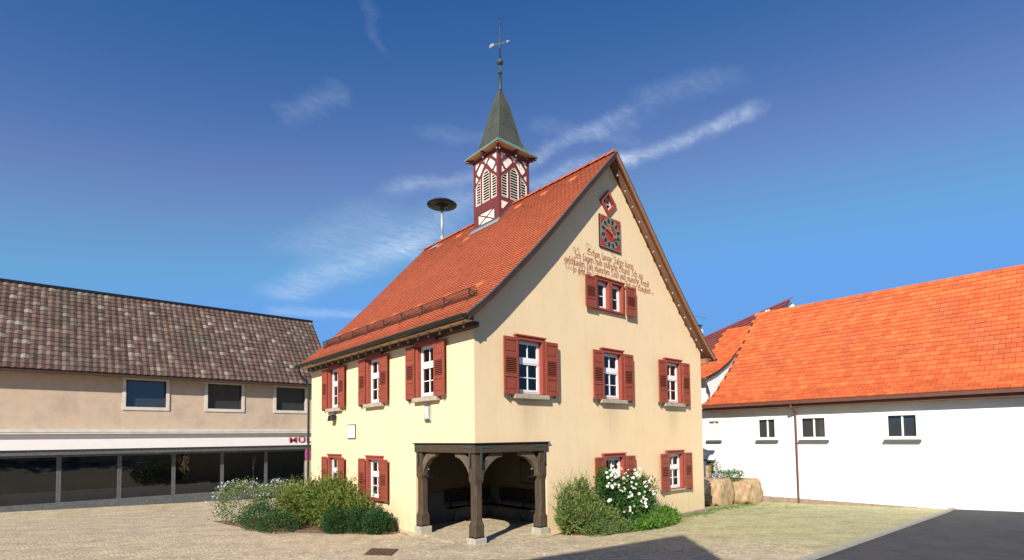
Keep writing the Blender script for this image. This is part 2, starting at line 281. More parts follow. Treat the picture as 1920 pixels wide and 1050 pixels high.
# ------------------------------------------------------------------ builders
ORG = {}
def gz(x, y): return .54-.03*max(-25, min(16, x))-.043*max(-25, min(20, y))
def thing(name, loc, label, cat, group=None):
    o = bpy.data.objects.new(name, None); COL.objects.link(o); o.location = loc; o.empty_display_size = .3
    o['label'] = label; o['category'] = cat
    if group: o['group'] = group
    ORG[o.name] = Vector(loc); return o
def tag(o, label=None, cat=None, group=None, kind=None):
    if label: o['label'] = label
    if cat: o['category'] = cat
    if group: o['group'] = group
    if kind: o['kind'] = kind
    return o
class MB:
    def __init__(s): s.v = []; s.f = []
    def add(s, vs, fs):
        k = len(s.v); s.v += [tuple(v) for v in vs]; s.f += [tuple(i+k for i in f) for f in fs]
    def box(s, x0, x1, y0, y1, z0, z1):
        s.add([(x, y, z) for z in (z0, z1) for y in (y0, y1) for x in (x0, x1)],
              [(0, 2, 3, 1), (4, 5, 7, 6), (0, 1, 5, 4), (2, 6, 7, 3), (0, 4, 6, 2), (1, 3, 7, 5)])
    def fbox(s, fm, u0, u1, v0, v1, z0, z1):      # box on a facade frame (u along, v out, z up)
        P = [fm(u, v, z) for z in (z0, z1) for v in (v0, v1) for u in (u0, u1)]
        s.add(P, [(0, 2, 3, 1), (4, 5, 7, 6), (0, 1, 5, 4), (2, 6, 7, 3), (0, 4, 6, 2), (1, 3, 7, 5)])
    def prism(s, poly, fm, v0, v1):               # polygon (u, z) extruded from v0 to v1
        n = len(poly); P = [fm(u, v0, z) for u, z in poly]+[fm(u, v1, z) for u, z in poly]
        s.add(P, [tuple(range(n)), tuple(range(2*n-1, n-1, -1))]+[(i, (i+1) % n, n+(i+1) % n, n+i) for i in range(n)])
    def tube(s, pts, r, n=10, cap=True):
        pts = [Vector(p) for p in pts]; rs = r if isinstance(r, (list, tuple)) else [r]*len(pts); rings = []
        ref = None
        for i, p in enumerate(pts):
            d = (pts[min(i+1, len(pts)-1)]-pts[max(i-1, 0)]).normalized()
            if ref is None: ref = Vector((0, 0, 1)) if abs(d.z) < .9 else Vector((1, 0, 0))
            a = d.cross(ref)
            if a.length < 1e-3: a = d.orthogonal()
            a.normalize(); b = d.cross(a); ref = b.cross(d)*-1 if False else ref
            rings.append([p+(a*math.cos(t)+b*math.sin(t))*rs[i] for t in [2*math.pi*k/n for k in range(n)]])
        V = [q for g in rings for q in g]; Fc = []
        for i in range(len(pts)-1):
            for k in range(n): Fc.append((i*n+k, i*n+(k+1) % n, (i+1)*n+(k+1) % n, (i+1)*n+k))
        if cap: Fc += [tuple(range(n)), tuple(range((len(pts)-1)*n, len(pts)*n))]
        s.add(V, Fc)
    def lathe(s, c, prof, n=24, axis='z'):
        cx, cy, cz = c; V = []; Fc = []
        for r, z in prof:
            for k in range(n):
                t = 2*math.pi*k/n; V.append((cx+r*math.cos(t), cy+r*math.sin(t), cz+z))
        for i in range(len(prof)-1):
            for k in range(n): Fc.append((i*n+k, i*n+(k+1) % n, (i+1)*n+(k+1) % n, (i+1)*n+k))
        Fc += [tuple(range(n)), tuple(range((len(prof)-1)*n, len(prof)*n))]
        s.add(V, Fc)
    def build(s, name, m, parent=None, smooth=False, bevel=0, recalc=True, label=None, split=False):
        if split:      # every separate piece becomes an object of its own
            k = list(range(len(s.v)))
            def fd_(a):
                while k[a] != a: k[a] = k[k[a]]; a = k[a]
                return a
            for f in s.f:
                for b in f[1:]: k[fd_(b)] = fd_(f[0])
            gr = {}
            for f in s.f: gr.setdefault(fd_(f[0]), []).append(f)
            out = []
            for fs in gr.values():
                ids = sorted({i for f in fs for i in f}); mp = {a: b for b, a in enumerate(ids)}
                q = MB(); q.add([s.v[i] for i in ids], [tuple(mp[i] for i in f) for f in fs]); out.append(q.build(name, m, parent, smooth, bevel, recalc, label))
            return out
        me = bpy.data.meshes.new(name); o = bpy.data.objects.new(name, me); COL.objects.link(o)
        org = Vector((0, 0, 0))
        if parent is not None: org = ORG[parent.name]; o.parent = parent
        ORG[o.name] = org
        me.from_pydata([tuple(Vector(v)-org) for v in s.v], [], s.f)
        if recalc:
            b = bmesh.new(); b.from_mesh(me); bmesh.ops.recalc_face_normals(b, faces=b.faces); b.to_mesh(me); b.free()
        me.materials.append(m)
        if smooth:
            for p in me.polygons: p.use_smooth = True
        if bevel:
            md = o.modifiers.new('bevel', 'BEVEL'); md.width = bevel; md.segments = 1; md.limit_method = 'ANGLE'
        if label: o['label'] = label
        return o
def plate(mb, outer, holes, fm, v0, v1):
    cu = bpy.data.curves.new('tmp', 'CURVE'); cu.dimensions = '2D'; cu.fill_mode = 'BOTH'; cu.extrude = abs(v1-v0)/2
    for poly in [outer]+holes:
        sp = cu.splines.new('POLY'); sp.points.add(len(poly)-1); sp.use_cyclic_u = True
        for i, (a, b) in enumerate(poly): sp.points[i].co = (a, b, 0, 1)
    ob = bpy.data.objects.new('tmp', cu); me = bpy.data.meshes.new_from_object(ob); mid = (v0+v1)/2
    mb.add([fm(v.co.x, mid+v.co.z, v.co.y) for v in me.vertices], [tuple(p.vertices) for p in me.polygons])
    bpy.data.objects.remove(ob); bpy.data.curves.remove(cu); bpy.data.meshes.remove(me)
def rect(u0, u1, z0, z1): return [(u0, z0), (u1, z0), (u1, z1), (u0, z1)]
FG = lambda u, v, z: (u, -v, z)          # gable facade
FS = lambda u, v, z: (-v, u, z)          # eaves facade

# ------------------------------------------------------------------ ground
xs = [-600, -25, -8, 0, 16, 40, 600]; ys = [-600, -25, -6, 0, 20, 40, 900]
mb = MB(); mb.v = [(x, y, gz(x, y)) for y in ys for x in xs]
mb.f = [(j*7+i, j*7+i+1, (j+1)*7+i+1, (j+1)*7+i) for j in range(6) for i in range(6)]
g = mb.build('ground', M['cobble']); tag(g, kind='structure')
# unseen dark street and edging, added to cut light bounced onto the gable
M['added_asphalt'] = mat('added_asphalt', (.055, .055, .057), .9, var=.25, vscale=2, bump=.5, bscale=60)
mb = MB(); xr = [-25, -8, 0, 16, 60]; yr = [-60, -25, -6.6]
mb.v = [(x, y, gz(x, y)+.006) for y in yr for x in xr]; mb.f = [(j_*5+i_, j_*5+i_+1, j_*5+i_+6, j_*5+i_+5) for j_ in range(2) for i_ in range(4)]
tag(mb.build('road', M['added_asphalt']), kind='structure')
mb = MB()
for a, b in zip([-25, 16], [16, 60]):
    mb.add([(x, y, gz(x, y)+dz) for dz in (-.1, .07) for x, y in ((a, -6.6), (b, -6.6), (b, -6.45), (a, -6.45))], [(0, 1, 2, 3), (4, 5, 6, 7), (0, 1, 5, 4), (1, 2, 6, 5), (2, 3, 7, 6), (3, 0, 4, 7)])
tag(mb.build('added_kerb', M['block']), kind='structure')
xf = [-.3, .05, 2.3, 3.72]; yf = [-.3, .05, 2.6, 4.12]; mb = MB()
for j_, y in enumerate(yf):
    for i_, x in enumerate(xf):
        x2 = .05 if (i_ == 0 and j_ == 3) else x; y2 = .05 if (j_ == 0 and i_ == 3) else y
        mb.v.append((x2, y2, gz(x2, y2)+.004 if x2 < 0 or y2 < 0 else .548-.015*x2-.02*y2))
mb.f = [(4*j_+i_, 4*j_+i_+1, 4*j_+i_+5, 4*j_+i_+4) for j_ in range(3) for i_ in range(3)]
tag(mb.build('arcade_floor', M['cobble']), kind='structure')
# planting beds
def bed(name, pts, h=.05):
    mb = MB(); n = len(pts)
    cx = sum(p[0] for p in pts)/n; cy = sum(p[1] for p in pts)/n
    mb.v = [(x, y, gz(x, y)+.006) for x, y in pts]+[(cx+(x-cx)*.85, cy+(y-cy)*.85, gz(x, y)+h) for x, y in pts]
    mb.f = [(i, (i+1) % n, n+(i+1) % n, n+i) for i in range(n)]+[tuple(range(n, 2*n))]
    return tag(mb.build(name, M['soil']), kind='structure')
bed('flower_bed', [(-.02, 3.6), (-.7, 3.7), (-1.35, 4.9), (-2.0, 5.8), (-2.6, 7), (-3, 9), (-3.2, 12.5), (-.02, 12.5)])
bed('flower_bed', [(2.75, -.01), (2.9, -.6), (3.5, -1.05), (4.6, -1.3), (6.2, -1.5), (7.0, -1.1), (7.9, -.4), (8.2, -.01)], .04)

# ------------------------------------------------------------------ town hall
W, L = 11.0, 11.04
HALL = thing('town_hall', (0, 0, .5), 'old yellow plastered town hall with steep red tiled roof, bell turret and corner arcade', 'building')
PROF = [(-.45, 6.22), (-.03, 6.55), (.49, 7.03), (1.04, 7.57), (1.54, 8.06), (2.45, 9.0), (4.08, 10.8), (5.5, 12.33)]
def rz(x):
    x = x if x <= 5.5 else 11-x
    for (a, za), (b, zb) in zip(PROF, PROF[1:]):
        if x <= b: return za+(zb-za)*(x-a)/(b-a)
    return PROF[-1][1]
TH = .2
top = [(0, rz(0)-TH)]+[(x, z-TH) for x, z in PROF if x > .1]+[(11-x, z-TH) for x, z in reversed(PROF[:-1]) if x > .1]+[(11, rz(0)-TH)]
GW = [1.88, 5.45, 8.95]; SW = [2.18, 5.37, 8.60]
hg = [rect(c-.5, c+.5, 4.33, 5.88) for c in GW]+[rect(c-.5, c+.5, 1.24, 2.58) for c in GW[1:]]+[rect(4.74, 6.07, 7.2, 8.16)]
dia = lambda cx, cz, a, b: [(cx-a, cz), (cx, cz-b), (cx+a, cz), (cx, cz+b)]
hg.append(dia(5.44, 10.74, .34, .36))
mb = MB(); plate(mb, [(2.5, -.4), (11, -.4)]+top[::-1]+[(0, 3.04), (2.5, 3.04)], hg, FG, -.3, 0)
mb.build('gable_wall', M['wall'], HALL)
hs_ = [rect(c-.5, c+.5, 4.33, 5.88) for c in SW]+[rect(c-.5, c+.5, 1.24, 2.58) for c in SW[1:]]
mb = MB(); plate(mb, [(2.84, -.4), (L, -.4), (L, 6.33), (.3, 6.33), (.3, 3.04), (2.84, 3.04)], hs_, FS, -.3, 0)
mb.build('side_wall', M['wall'], HALL)
mb = MB(); mb.box(10.7, 11, .3, L-.3, -.4, 6.33)
plate(mb, [(0.3, -.4), (11, -.4)]+top[::-1][:-1]+[(.3, rz(.3)-TH)], [], lambda u, v, z: (u, L+v, z), -.3, 0)
mb.build('rear_wall', M['wall'], HALL)
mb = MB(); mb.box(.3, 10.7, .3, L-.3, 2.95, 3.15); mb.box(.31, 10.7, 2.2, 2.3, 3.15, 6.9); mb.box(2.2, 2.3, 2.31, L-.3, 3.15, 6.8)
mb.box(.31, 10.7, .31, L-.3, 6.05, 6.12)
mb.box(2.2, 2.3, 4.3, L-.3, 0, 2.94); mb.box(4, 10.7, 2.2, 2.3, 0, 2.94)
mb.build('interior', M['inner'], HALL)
mb = MB(); mb.box(8.4, 11.09, -.09, -.003, -.3, .36); mb.box(11.003, 11.09, -.003, L, -.3, .3)
mb.build('plinth', M['plinth'], HALL, split=True, bevel=.02)
# corner room behind the arcade
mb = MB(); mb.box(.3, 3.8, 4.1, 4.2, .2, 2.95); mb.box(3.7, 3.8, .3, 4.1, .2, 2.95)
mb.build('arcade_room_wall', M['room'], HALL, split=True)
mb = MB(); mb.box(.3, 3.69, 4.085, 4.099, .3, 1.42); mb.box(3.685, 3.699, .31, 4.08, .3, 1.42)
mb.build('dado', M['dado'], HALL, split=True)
mb = MB()
for k in range(7): mb.box(.05, 3.68, .45+k*.55, .57+k*.55, 2.78, 2.945)
mb.build('ceiling_joist', M['rafter'], HALL, split=True)

# windows
def window(fm, c, z0, z1, sill=True, wood_sill=None, curtain=None):
    win = MB(); iu = .43; ou = .55
    win.fbox(fm, c-ou, c-iu, -.14, .085, z0, z1); win.fbox(fm, c+iu, c+ou, -.14, .085, z0, z1)
    win.fbox(fm, c-ou, c+ou, -.14, .0855, z1, z1+.10); win.fbox(fm, c-ou-.02, c+ou+.02, .001, .12, z1+.10, z1+.145)
    win.fbox(fm, c-iu, c+iu, -.14, .02, z0-.02, z0+.012)
    w_ = win.build('window', M['redlight'], HALL, bevel=.006)
    h = z1-z0; fr = MB(); a, b = -.115, -.05
    fr.fbox(fm, c-iu, c-iu+.05, a, b, z0+.012, z1); fr.fbox(fm, c+iu-.05, c+iu, a, b, z0+.012, z1)
    fr.fbox(fm, c-iu+.05, c+iu-.05, a, b, z1-.05, z1); fr.fbox(fm, c-iu+.05, c+iu-.05, a, b, z0+.012, z0+.06)
    t0, t1 = z0+h*.58, z0+h*.65
    fr.fbox(fm, c-iu+.05, c+iu-.05, a, b+.02, t0, t1)
    # casement frames
    for (q0, q1, rows) in ((z0+.06, t0, 2), (t1, z1-.05, 1)):
        s = .034; v0, v1 = -.105, -.065; x0, x1 = c-iu+.05, c+iu-.05
        fr.fbox(fm, x0+.004, x0+s, v0+.003, b+.01, q0, q1); fr.fbox(fm, x1-s, x1-.004, v0+.003, b+.01, q0, q1)
        fr.fbox(fm, x0+s, x1-s, v0+.004, b+.012, q0, q0+s+.02); fr.fbox(fm, x0+s, x1-s, v0+.004, b+.012, q1-s, q1)
        fr.fbox(fm, c-.013, c+.013, -.098, -.06, q0+s+.02, q1-s)
        if rows == 2: zm = (q0+q1)/2; fr.fbox(fm, x0+s, x1-s, -.097, -.059, zm-.012, zm+.012)
    fr.build('window_frame', M['white'], w_)
    gl = MB(); gl.fbox(fm, c-iu+.03, c+iu-.03, -.092, -.086, z0+.05, z1-.04); gl.build('glass_pane', M['glass'], w_)
    sh = z1+.03-(z0-.03)
    for sg in (-1, 1):
        x0, x1 = sorted((c+sg*.505, c+sg*1.01)); zb, zt = z0-.04, z1+.035; H = zt-zb
        if sg > 0: x0 += .02
        s = MB(); v0, v1 = .105, .145; st = .062
        s.fbox(fm, x0, x0+st, v0, v1, zb, zt); s.fbox(fm, x1-st, x1, v0, v1, zb, zt)
        lv = [(0, .06), (.27, .36), (.63, .70), (.93, 1.0)]
        for p, q in lv: s.fbox(fm, x0+st, x1-st, v0, v1-.001, zb+(1-q)*H, zb+(1-p)*H)
        for p, q in ((.06, .27), (.70, .93)):
            s.fbox(fm, x0+st, x1-st, v0+.004, v1-.018, zb+(1-q)*H, zb+(1-p)*H)
            s.fbox(fm, x0+st+.03, x1-st-.03, v1-.018, v1-.006, zb+(1-q)*H+.035, zb+(1-p)*H-.035)
        lb = MB(); lb.fbox(fm, x0+st-.01, x1-st+.01, v0+.014, v0+.018, zb+.365*H, zb+.645*H)  # thin black sheet paints the shade seen between the slats
        n = 8 if H > 1.4 else 6
        for k in range(n):
            z = zb+.37*H+(k+.35)*.27*H/n; t = .27*H/n
            P = [fm(u, v, zq) for u in (x0+st, x1-st) for v, zq in ((v1-.018, z+t*.34), (v1-.018, z+t*.44), (v1-.003, z+t*.36), (v1-.003, z-t*.06))]
            s.add(P, [(0, 1, 2, 3), (4, 5, 6, 7), (0, 4, 5, 1), (1, 5, 6, 2), (2, 6, 7, 3), (3, 7, 4, 0)])
        so_ = s.build('shutter', M['red'], w_, bevel=.004); lb.build('louvre_gap_shade', M['gap_shade'], w_)
        hh = MB(); e = c+sg*.53
        for zq in (zb+.18*H, zb+.82*H): hh.fbox(fm, e-.03, e+.05*sg+.03, .086, .104, zq-.015, zq+.015)
        q = c+sg*.93; hh.fbox(fm, q-.012, q+.012, .02, .155, zb-.05, zb+.05)
        hh.build('hinge', M['sheet'], w_, split=True)
    if sill:
        s = MB(); s.fbox(fm, c-.65, c+.65, .001, .15, z0-.15, z0-.022); s.build('window_sill', M['sill'], w_, bevel=.012)
    elif wood_sill:
        s = MB(); s.fbox(fm, c-.57, c+.57, .001, .11, z0-.075, z0-.022); s.build('window_sill', M[wood_sill], w_, bevel=.008)
    if curtain:
        s = MB(); n = 40; a0, a1 = curtain
        V = [fm(c+a0+(a1-a0)*i/n, -.135+.012*math.sin(i*1.9), z) for i in range(n+1) for z in (z0+.03, z1-.03)]
        s.add(V, [(2*i, 2*i+1, 2*i+3, 2*i+2) for i in range(n)]); s.build('curtain', M['curtain'], w_, recalc=False)
    return w_
cur = [(.12, .44), (.18, .44), (-.44, .44)]
for c, q in zip(GW, cur): window(FG, c, 4.37, 5.82, curtain=q)
window(FG, GW[1], 1.28, 2.51, False, 'redlight'); window(FG, GW[2], 1.28, 2.51, False, 'sill', curtain=(-.44, -.2))
for c in SW: window(FS, c, 4.37, 5.82)
for c in SW[1:]: window(FS, c, 1.28, 2.51, False, 'redlight')
# double window under the clock
mb = MB(); z0, z1 = 7.22, 8.10
for u0, u1 in ((4.68, 4.79), (5.32, 5.49), (6.02, 6.13)): mb.fbox(FG, u0, u1, -.14, .085, z0, z1)
mb.fbox(FG, 4.68, 6.13, -.14, .0855, z1, z1+.08); mb.fbox(FG, 4.66, 6.15, .001, .115, z1+.08, z1+.12); mb.fbox(FG, 4.68, 6.13, -.14, .1, z0-.06, z0)
dw = mb.build('double_window', M['redlight'], HALL, bevel=.006)
mb = MB(); gl = MB()
for u0, u1 in ((4.79, 5.32), (5.49, 6.02)):
    mb.fbox(FG, u0, u0+.07, -.115, -.05, z0, z1); mb.fbox(FG, u1-.09, u1, -.115, -.05, z0, z1)
    mb.fbox(FG, u0+.07, u1-.09, -.115, -.051, z1-.10, z1); mb.fbox(FG, u0+.07, u1-.09, -.115, -.051, z0, z0+.09)
    zc = (z0+z1)/2-.02; mb.fbox(FG, u0+.07, u1-.09, -.1, -.06, zc-.012, zc+.012)
    gl.fbox(FG, u0+.05, u1-.05, -.092, -.086, z0+.05, z1-.05)
mb.build('window_frame', M['white'], dw); gl.build('glass_pane', M['glass'], dw)
for x0, x1, sg in ((4.15, 4.665, -1), (6.17, 6.70, 1)):
    zb, zt = 7.15, 8.13; H = zt-zb; s = MB(); v0, v1 = .105, .145; st = .07
    s.fbox(FG, x0, x0+st, v0, v1, zb, zt); s.fbox(FG, x1-st, x1, v0, v1, zb, zt)
    for p, q in ((0, .07), (.27, .34), (.66, .73), (.92, 1)): s.fbox(FG, x0+st, x1-st, v0, v1-.001, zb+(1-q)*H, zb+(1-p)*H)
    for p, q in ((.07, .27), (.73, .92)): s.fbox(FG, x0+st, x1-st, v0+.004, v1-.016, zb+(1-q)*H, zb+(1-p)*H)
    lb = MB(); lb.fbox(FG, x0+st-.01, x1-st+.01, v0+.014, v0+.018, zb+.335*H, zb+.665*H); lb.build('louvre_gap_shade', M['gap_shade'], dw)  # painted gap shade behind these slats too
    for k in range(8):
        z = zb+.34*H+(k+.3)*.32*H/8; t = .04
        P = [FG(u, v, zq) for u in (x0+st, x1-st) for v, zq in ((v1-.018, z+t*.34), (v1-.018, z+t*.44), (v1-.003, z+t*.36), (v1-.003, z-t*.06))]
        s.add(P, [(0, 1, 2, 3), (4, 5, 6, 7), (0, 4, 5, 1), (1, 5, 6, 2), (2, 6, 7, 3), (3, 7, 4, 0)])
    s.build('shutter', M['red'], dw, bevel=.004)
# diamond window
mb = MB(); c0 = (5.44, 10.74)
plate(mb, dia(*c0, .42, .43), [dia(*c0, .27, .28)], FG, -.1, .06); dm = mb.build('diamond_window', M['redlight'], HALL)
mb = MB(); plate(mb, dia(*c0, .275, .285), [dia(*c0, .25, .26)], FG, -.09, -.05)
mb.fbox(FG, c0[0]-.01, c0[0]+.01, -.075, -.045, c0[1]-.22, c0[1]+.22); mb.fbox(FG, c0[0]-.22, c0[0]+.22, -.074, -.046, c0[1]-.012, c0[1]+.012)
mb.build('window_frame', M['white'], dm)
mb = MB(); mb.prism(dia(*c0, .24, .25), FG, -.086, -.081); mb.build('glass_pane', M['glass'], dm)
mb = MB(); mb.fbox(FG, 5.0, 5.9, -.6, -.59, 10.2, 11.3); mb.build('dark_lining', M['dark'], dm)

# ---- roof
pts = [Vector((x, 0, z)) for x, z in PROF]
seg = [(pts[i+1]-pts[i]).length for i in range(len(pts)-1)]; TOT = sum(seg)
def onprof(s):                                    # s measured from the ridge down
    s = TOT-s
    for i, L_ in enumerate(seg):
        if s <= L_ or i == len(seg)-1:
            t = s/L_; p = pts[i].lerp(pts[i+1], t); d = (pts[i+1]-pts[i]).normalized(); return p, d
        s -= L_
Y0, Y1 = -.355, 11.27
roof = MB(); CH = .145; TW = .18; edge_faces = []; nC = int(TOT/CH)
rr = random.Random(3)
for side in (0, 1):
    for k in range(nC+1):
        s0 = TOT-(k+1)*CH; s1 = s0+CH+.03
        if s0 < 0: s0 = 0.0
        pa, d = onprof(max(0, s0)); pb, d2 = onprof(min(TOT, s1-.03)); dd = (pb-pa).normalized()
        pb = pa+dd*(s1-s0)
        nn = Vector((-dd.z, 0, dd.x)); nn = nn if nn.z > 0 else -nn
        ncol = int((Y1-Y0)/TW)
        off = (k % 2)*TW/2
        for j in range(-1, ncol+1):
            y = Y0+j*TW+off; ya = max(Y0, y+.003); yb = min(Y1, y+TW-.003)
            if yb-ya < .03: continue
            j1 = rr.uniform(-.004, .004); lift = .024+rr.uniform(-.002, .004)
            A = pa+nn*.003; B = pb+nn*lift+dd*j1; ym = (ya+yb)/2; hw = (yb-ya)/2
            row = [(ya, -.035), (ya+hw*.45, -.008), (ym, 0), (yb-hw*.45, -.008), (yb, -.035)]
            V = [(A.x, ya, A.z), (A.x, yb, A.z)]
            lo = [(B.x+dd.x*q, yy, B.z+dd.z*q) for yy, q in row]
            V += lo; V += [(x_-nn.x*.022, yy, z_-nn.z*.022) for x_, yy, z_ in lo]
            if side: V = [(11-x_, yy, z_) for x_, yy, z_ in V]
            f = [(0, 2, 3, 4, 5, 6, 1), (2, 7, 8, 3), (3, 8, 9, 4), (4, 9, 10, 5), (5, 10, 11, 6), (0, 7, 2), (1, 6, 11)]
            if not side: f = [tuple(reversed(q)) for q in f]
            edge_faces += [len(roof.f)+q for q in range(1, 7)]
            roof.add(V, f)
RO = roof.build('roof', M['tile'], HALL, recalc=False); RO.data.materials.append(M['tile_edge'])
for q in edge_faces: RO.data.polygons[q].material_index = 1
def strip(mb, t0, t1, y0, y1, side, x_from=-.47):
    """slab that follows the roof profile, between depths t0>t1 below the tiles"""
    P = [(x, z) for x, z in PROF]
    if side: P = [(11-x, z) for x, z in P]
    up = [(x, z-t0) for x, z in P]; lo = [(x, z-t1) for x, z in P]
    mb.prism(up+lo[::-1], lambda u, v, z: (u, v, z), y0, y1)
mb = MB()
for sd_ in (0, 1): strip(mb, .012, .085, Y0+.03, Y1-.03, sd_)
mb.build('soffit', M['soffit'], RO, split=True)
mb = MB(); strip(mb, -.03, .010, Y0-.03, Y0+.02, 0); strip(mb, -.03, .02, Y0-.035, Y0+.02, 1)
strip(mb, -.03, .1, Y1-.02, Y1+.03, 0); strip(mb, -.03, .1, Y1-.02, Y1+.03, 1); mb.build('verge_flashing', M['sheet'], RO, split=True)
mb = MB(); strip(mb, .012, .19, Y0-.02, Y0+.02, 0); mb.build('bargeboard', M['rafter'], RO)  # left board near-black: shadow band under the verge put into its colour
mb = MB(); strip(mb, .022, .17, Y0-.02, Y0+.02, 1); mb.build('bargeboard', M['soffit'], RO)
# ridge caps
mb = MB(); y = Y0; k = 0
while y < Y1-.05:
    e = min(y+.36, Y1); n = 7; V = []
    for yy, rad in ((y, .115), (e+.02, .10)):
        for i in range(n+1):
            t = math.pi*i/n; V.append((5.5+rad*1.15*math.cos(t), yy, 12.29+rad*math.sin(t)+(.018 if yy == y else 0)))
    mb.add(V, [(i, i+1, n+2+i, n+1+i) for i in range(n)]+[tuple(range(n+1))]); y += .34
mb.build('ridge_cap', M['ridge'], RO, recalc=True)
# vent tiles and roof hooks
mb = MB()
def bump_tile(x, y, s=1):
    z = rz(x); sl = (rz(x+.1)-rz(x))/.1; w_ = .13*s
    V = [(x+.20, y-w_, z+.20*sl+.01), (x+.20, y+w_, z+.20*sl+.01), (x-.02, y-w_*.9, z-.02*sl+.02), (x-.02, y+w_*.9, z-.02*sl+.02), (x-.03, y-w_*.6, z-.02*sl+.10), (x-.03, y+w_*.6, z-.02*sl+.10)]
    mb.add(V, [(0, 1, 5, 4), (0, 4, 2), (1, 3, 5), (2, 4, 5, 3)])
for x, y in ((.83, .95), (.84, 2.6), (.85, 4.25), (.85, 5.9), (.85, 7.5), (.85, 9.1), (.85, 10.6), (5.04, 9.4), (5.02, 7.79), (4.32, 6.3), (4.99, 3.9), (4.97, 2.5), (4.95, 1.1)): bump_tile(x, y)
mb.build('vent_tile', M['vent'], RO, split=True)
mb = MB()
for x, y in ((4.7, .6), (4.7, 3.2), (4.6, 8.4), (3.9, 5.9)):
    z = rz(x); mb.tube([(x, y, z+.02), (x-.05, y, z+.10), (x-.15, y, z-.04)], .012, 6)
mb.build('roof_hook', M['rust'], RO, split=True)
# snow guard
mb = MB(); mesh = MB()
xg, xt = .30, .20; zg = rz(xg)+.05
ytot0, ytot1 = .25, 10.6
def gp(y, t): return (xg-.05*t, y, zg+.24*t)
for k in range(9):
    y = .55+k*1.2
    if y > ytot1: break
    p0 = gp(y, 0); p1 = gp(y, 1.0)
    mb.tube([p0, p1], .02, 6); mb.tube([(xg+.28, y, rz(xg+.28)+.03), (xg-.02, y, zg+.02), (xg-.12, y, rz(xg-.12)+.03)], .014, 6); mb.tube([p1, (xg+.16, y, rz(xg+.16)+.04)], .010, 6)
for t in (0.03, 1.0): mb.tube([gp(ytot0, t), gp(ytot1, t)], .012, 6)
for t in (.2, .36, .52, .68, .84): mesh.tube([gp(ytot0, t), gp(ytot1, t)], .006, 4)
y = ytot0
while y <= ytot1: mesh.tube([gp(y, .03), gp(y, 1)], .006, 4); y += .05
sg_ = mb.build('snow_guard', M['rafter'], RO); mesh.build('wire_mesh', M['rafter'], RO)
# eave: gutter, wall plate, soffit board
def gutter(side):
    mb = MB(); cx, cz, r = -.54, 6.175, .10; n = 8; V = []
    for y in (-.37, 11.3):
        for rad in (r, r-.012):
            for i in range(n+1):
                t = math.pi+math.pi*i/n; V.append((cx+rad*math.cos(t), y, cz+rad*math.sin(t)))
    m_ = n+1; Fc = []
    for i in range(n): Fc += [(i, i+1, 2*m_+i+1, 2*m_+i), (m_+i, 3*m_+i, 3*m_+i+1, m_+i+1), (i, m_+i, m_+i+1, i+1), (2*m_+i, 2*m_+i+1, 3*m_+i+1, 3*m_+i)]
    Fc += [(0, 2*m_, 3*m_, m_), (n, m_+n, 3*m_+n, 2*m_+n), tuple(range(m_)), tuple(range(2*m_, 3*m_))]
    if side: V = [(11-a, b, c) for a, b, c in V]
    mb.add(V, Fc)
    X = (lambda a: 11-a) if side else (lambda a: a)
    mb.tube([(X(cx), 11.0, cz-.06), (X(cx), 11.0, cz-.25), (X(cx+.1), 11.02, cz-.42), (X(-.22), 11.05, cz-.62), (X(-.1), 11.1, cz-.8), (X(-.1), 11.1, .1)], .045, 10)
    return mb
gutter(0).build('gutter', M['gutter'], HALL, smooth=False); gutter(1).build('gutter', M['gutter'], HALL)
mb = MB(); mb.box(-.20, -.001, -.24, 10.95, 5.94, 6.065); mb.build('wall_plate', M['rafter'], HALL, bevel=.01)
mb = MB(); mb.box(-.43, -.02, Y0+.1, 11.2, 6.07, 6.085); mb.build('eave_board', M['tan'], HALL)
mb = MB(); mb.box(11.001, 11.4, Y0+.1, 11.2, 6.10, 6.145); mb.box(11.0, 11.2, -.24, 10.9, 5.95, 6.09); mb.build('rear_eave_board', M['soffit'], HALL, split=True)

# ---- bell turret
TX, TY, TH_ = 5.5, 5.42, .8
BT = MB(); BT.box(TX-.66, TX+.66, TY-.66, TY+.66, 10.9, 14.36); tower = BT.build('bell_turret', M['dark'], HALL)
def TF(face):
    a = {'W': lambda u, v, z: (TX-TH_-v, TY-u, z), 'S': lambda u, v, z: (TX+u, TY-TH_-v, z), 'E': lambda u, v, z: (TX+TH_+v, TY+u, z), 'N': lambda u, v, z: (TX-u, TY+TH_+v, z)}
    return a[face]
mir = lambda P: [(-u, z) for u, z in reversed(P)]
lou_c = [(-.23, 12.47), (.23, 12.47), (.23, 13.56), (.12, 13.72), (0, 13.80), (-.12, 13.72), (-.23, 13.56)]
lou_s = [(.33, 12.47), (.66, 12.47), (.66, 13.24), (.52, 13.38), (.33, 13.52)]
pd = [(.09, 13.98), (.12, 14.02), (.25, 14.12), (.31, 14.11), (.58, 13.87), (.59, 13.81), (.45, 13.64), (.38, 13.64)]
pc = [(-.20, 14.22), (0, 13.99), (.20, 14.22)]
pe = [(.37, 14.21), (.67, 13.93), (.67, 14.21)]
pf = [(.47, 13.56), (.66, 13.38), (.66, 13.72)]
holes = [lou_c, lou_s, mir(lou_s), pd, mir(pd), pc, pe, mir(pe), pf, mir(pf)]
fr = MB(); cr_ = MB(); wh = MB()
def inset(P, d):
    cx = sum(p[0] for p in P)/len(P); cz = (min(p[1] for p in P)+max(p[1] for p in P))/2
    w2 = (max(p[0] for p in P)-min(p[0] for p in P))/2; h2 = (max(p[1] for p in P)-min(p[1] for p in P))/2
    return [(cx+(u-cx)*(w2-d)/w2, cz+(z-cz)*(h2-d)/h2) for u, z in P]
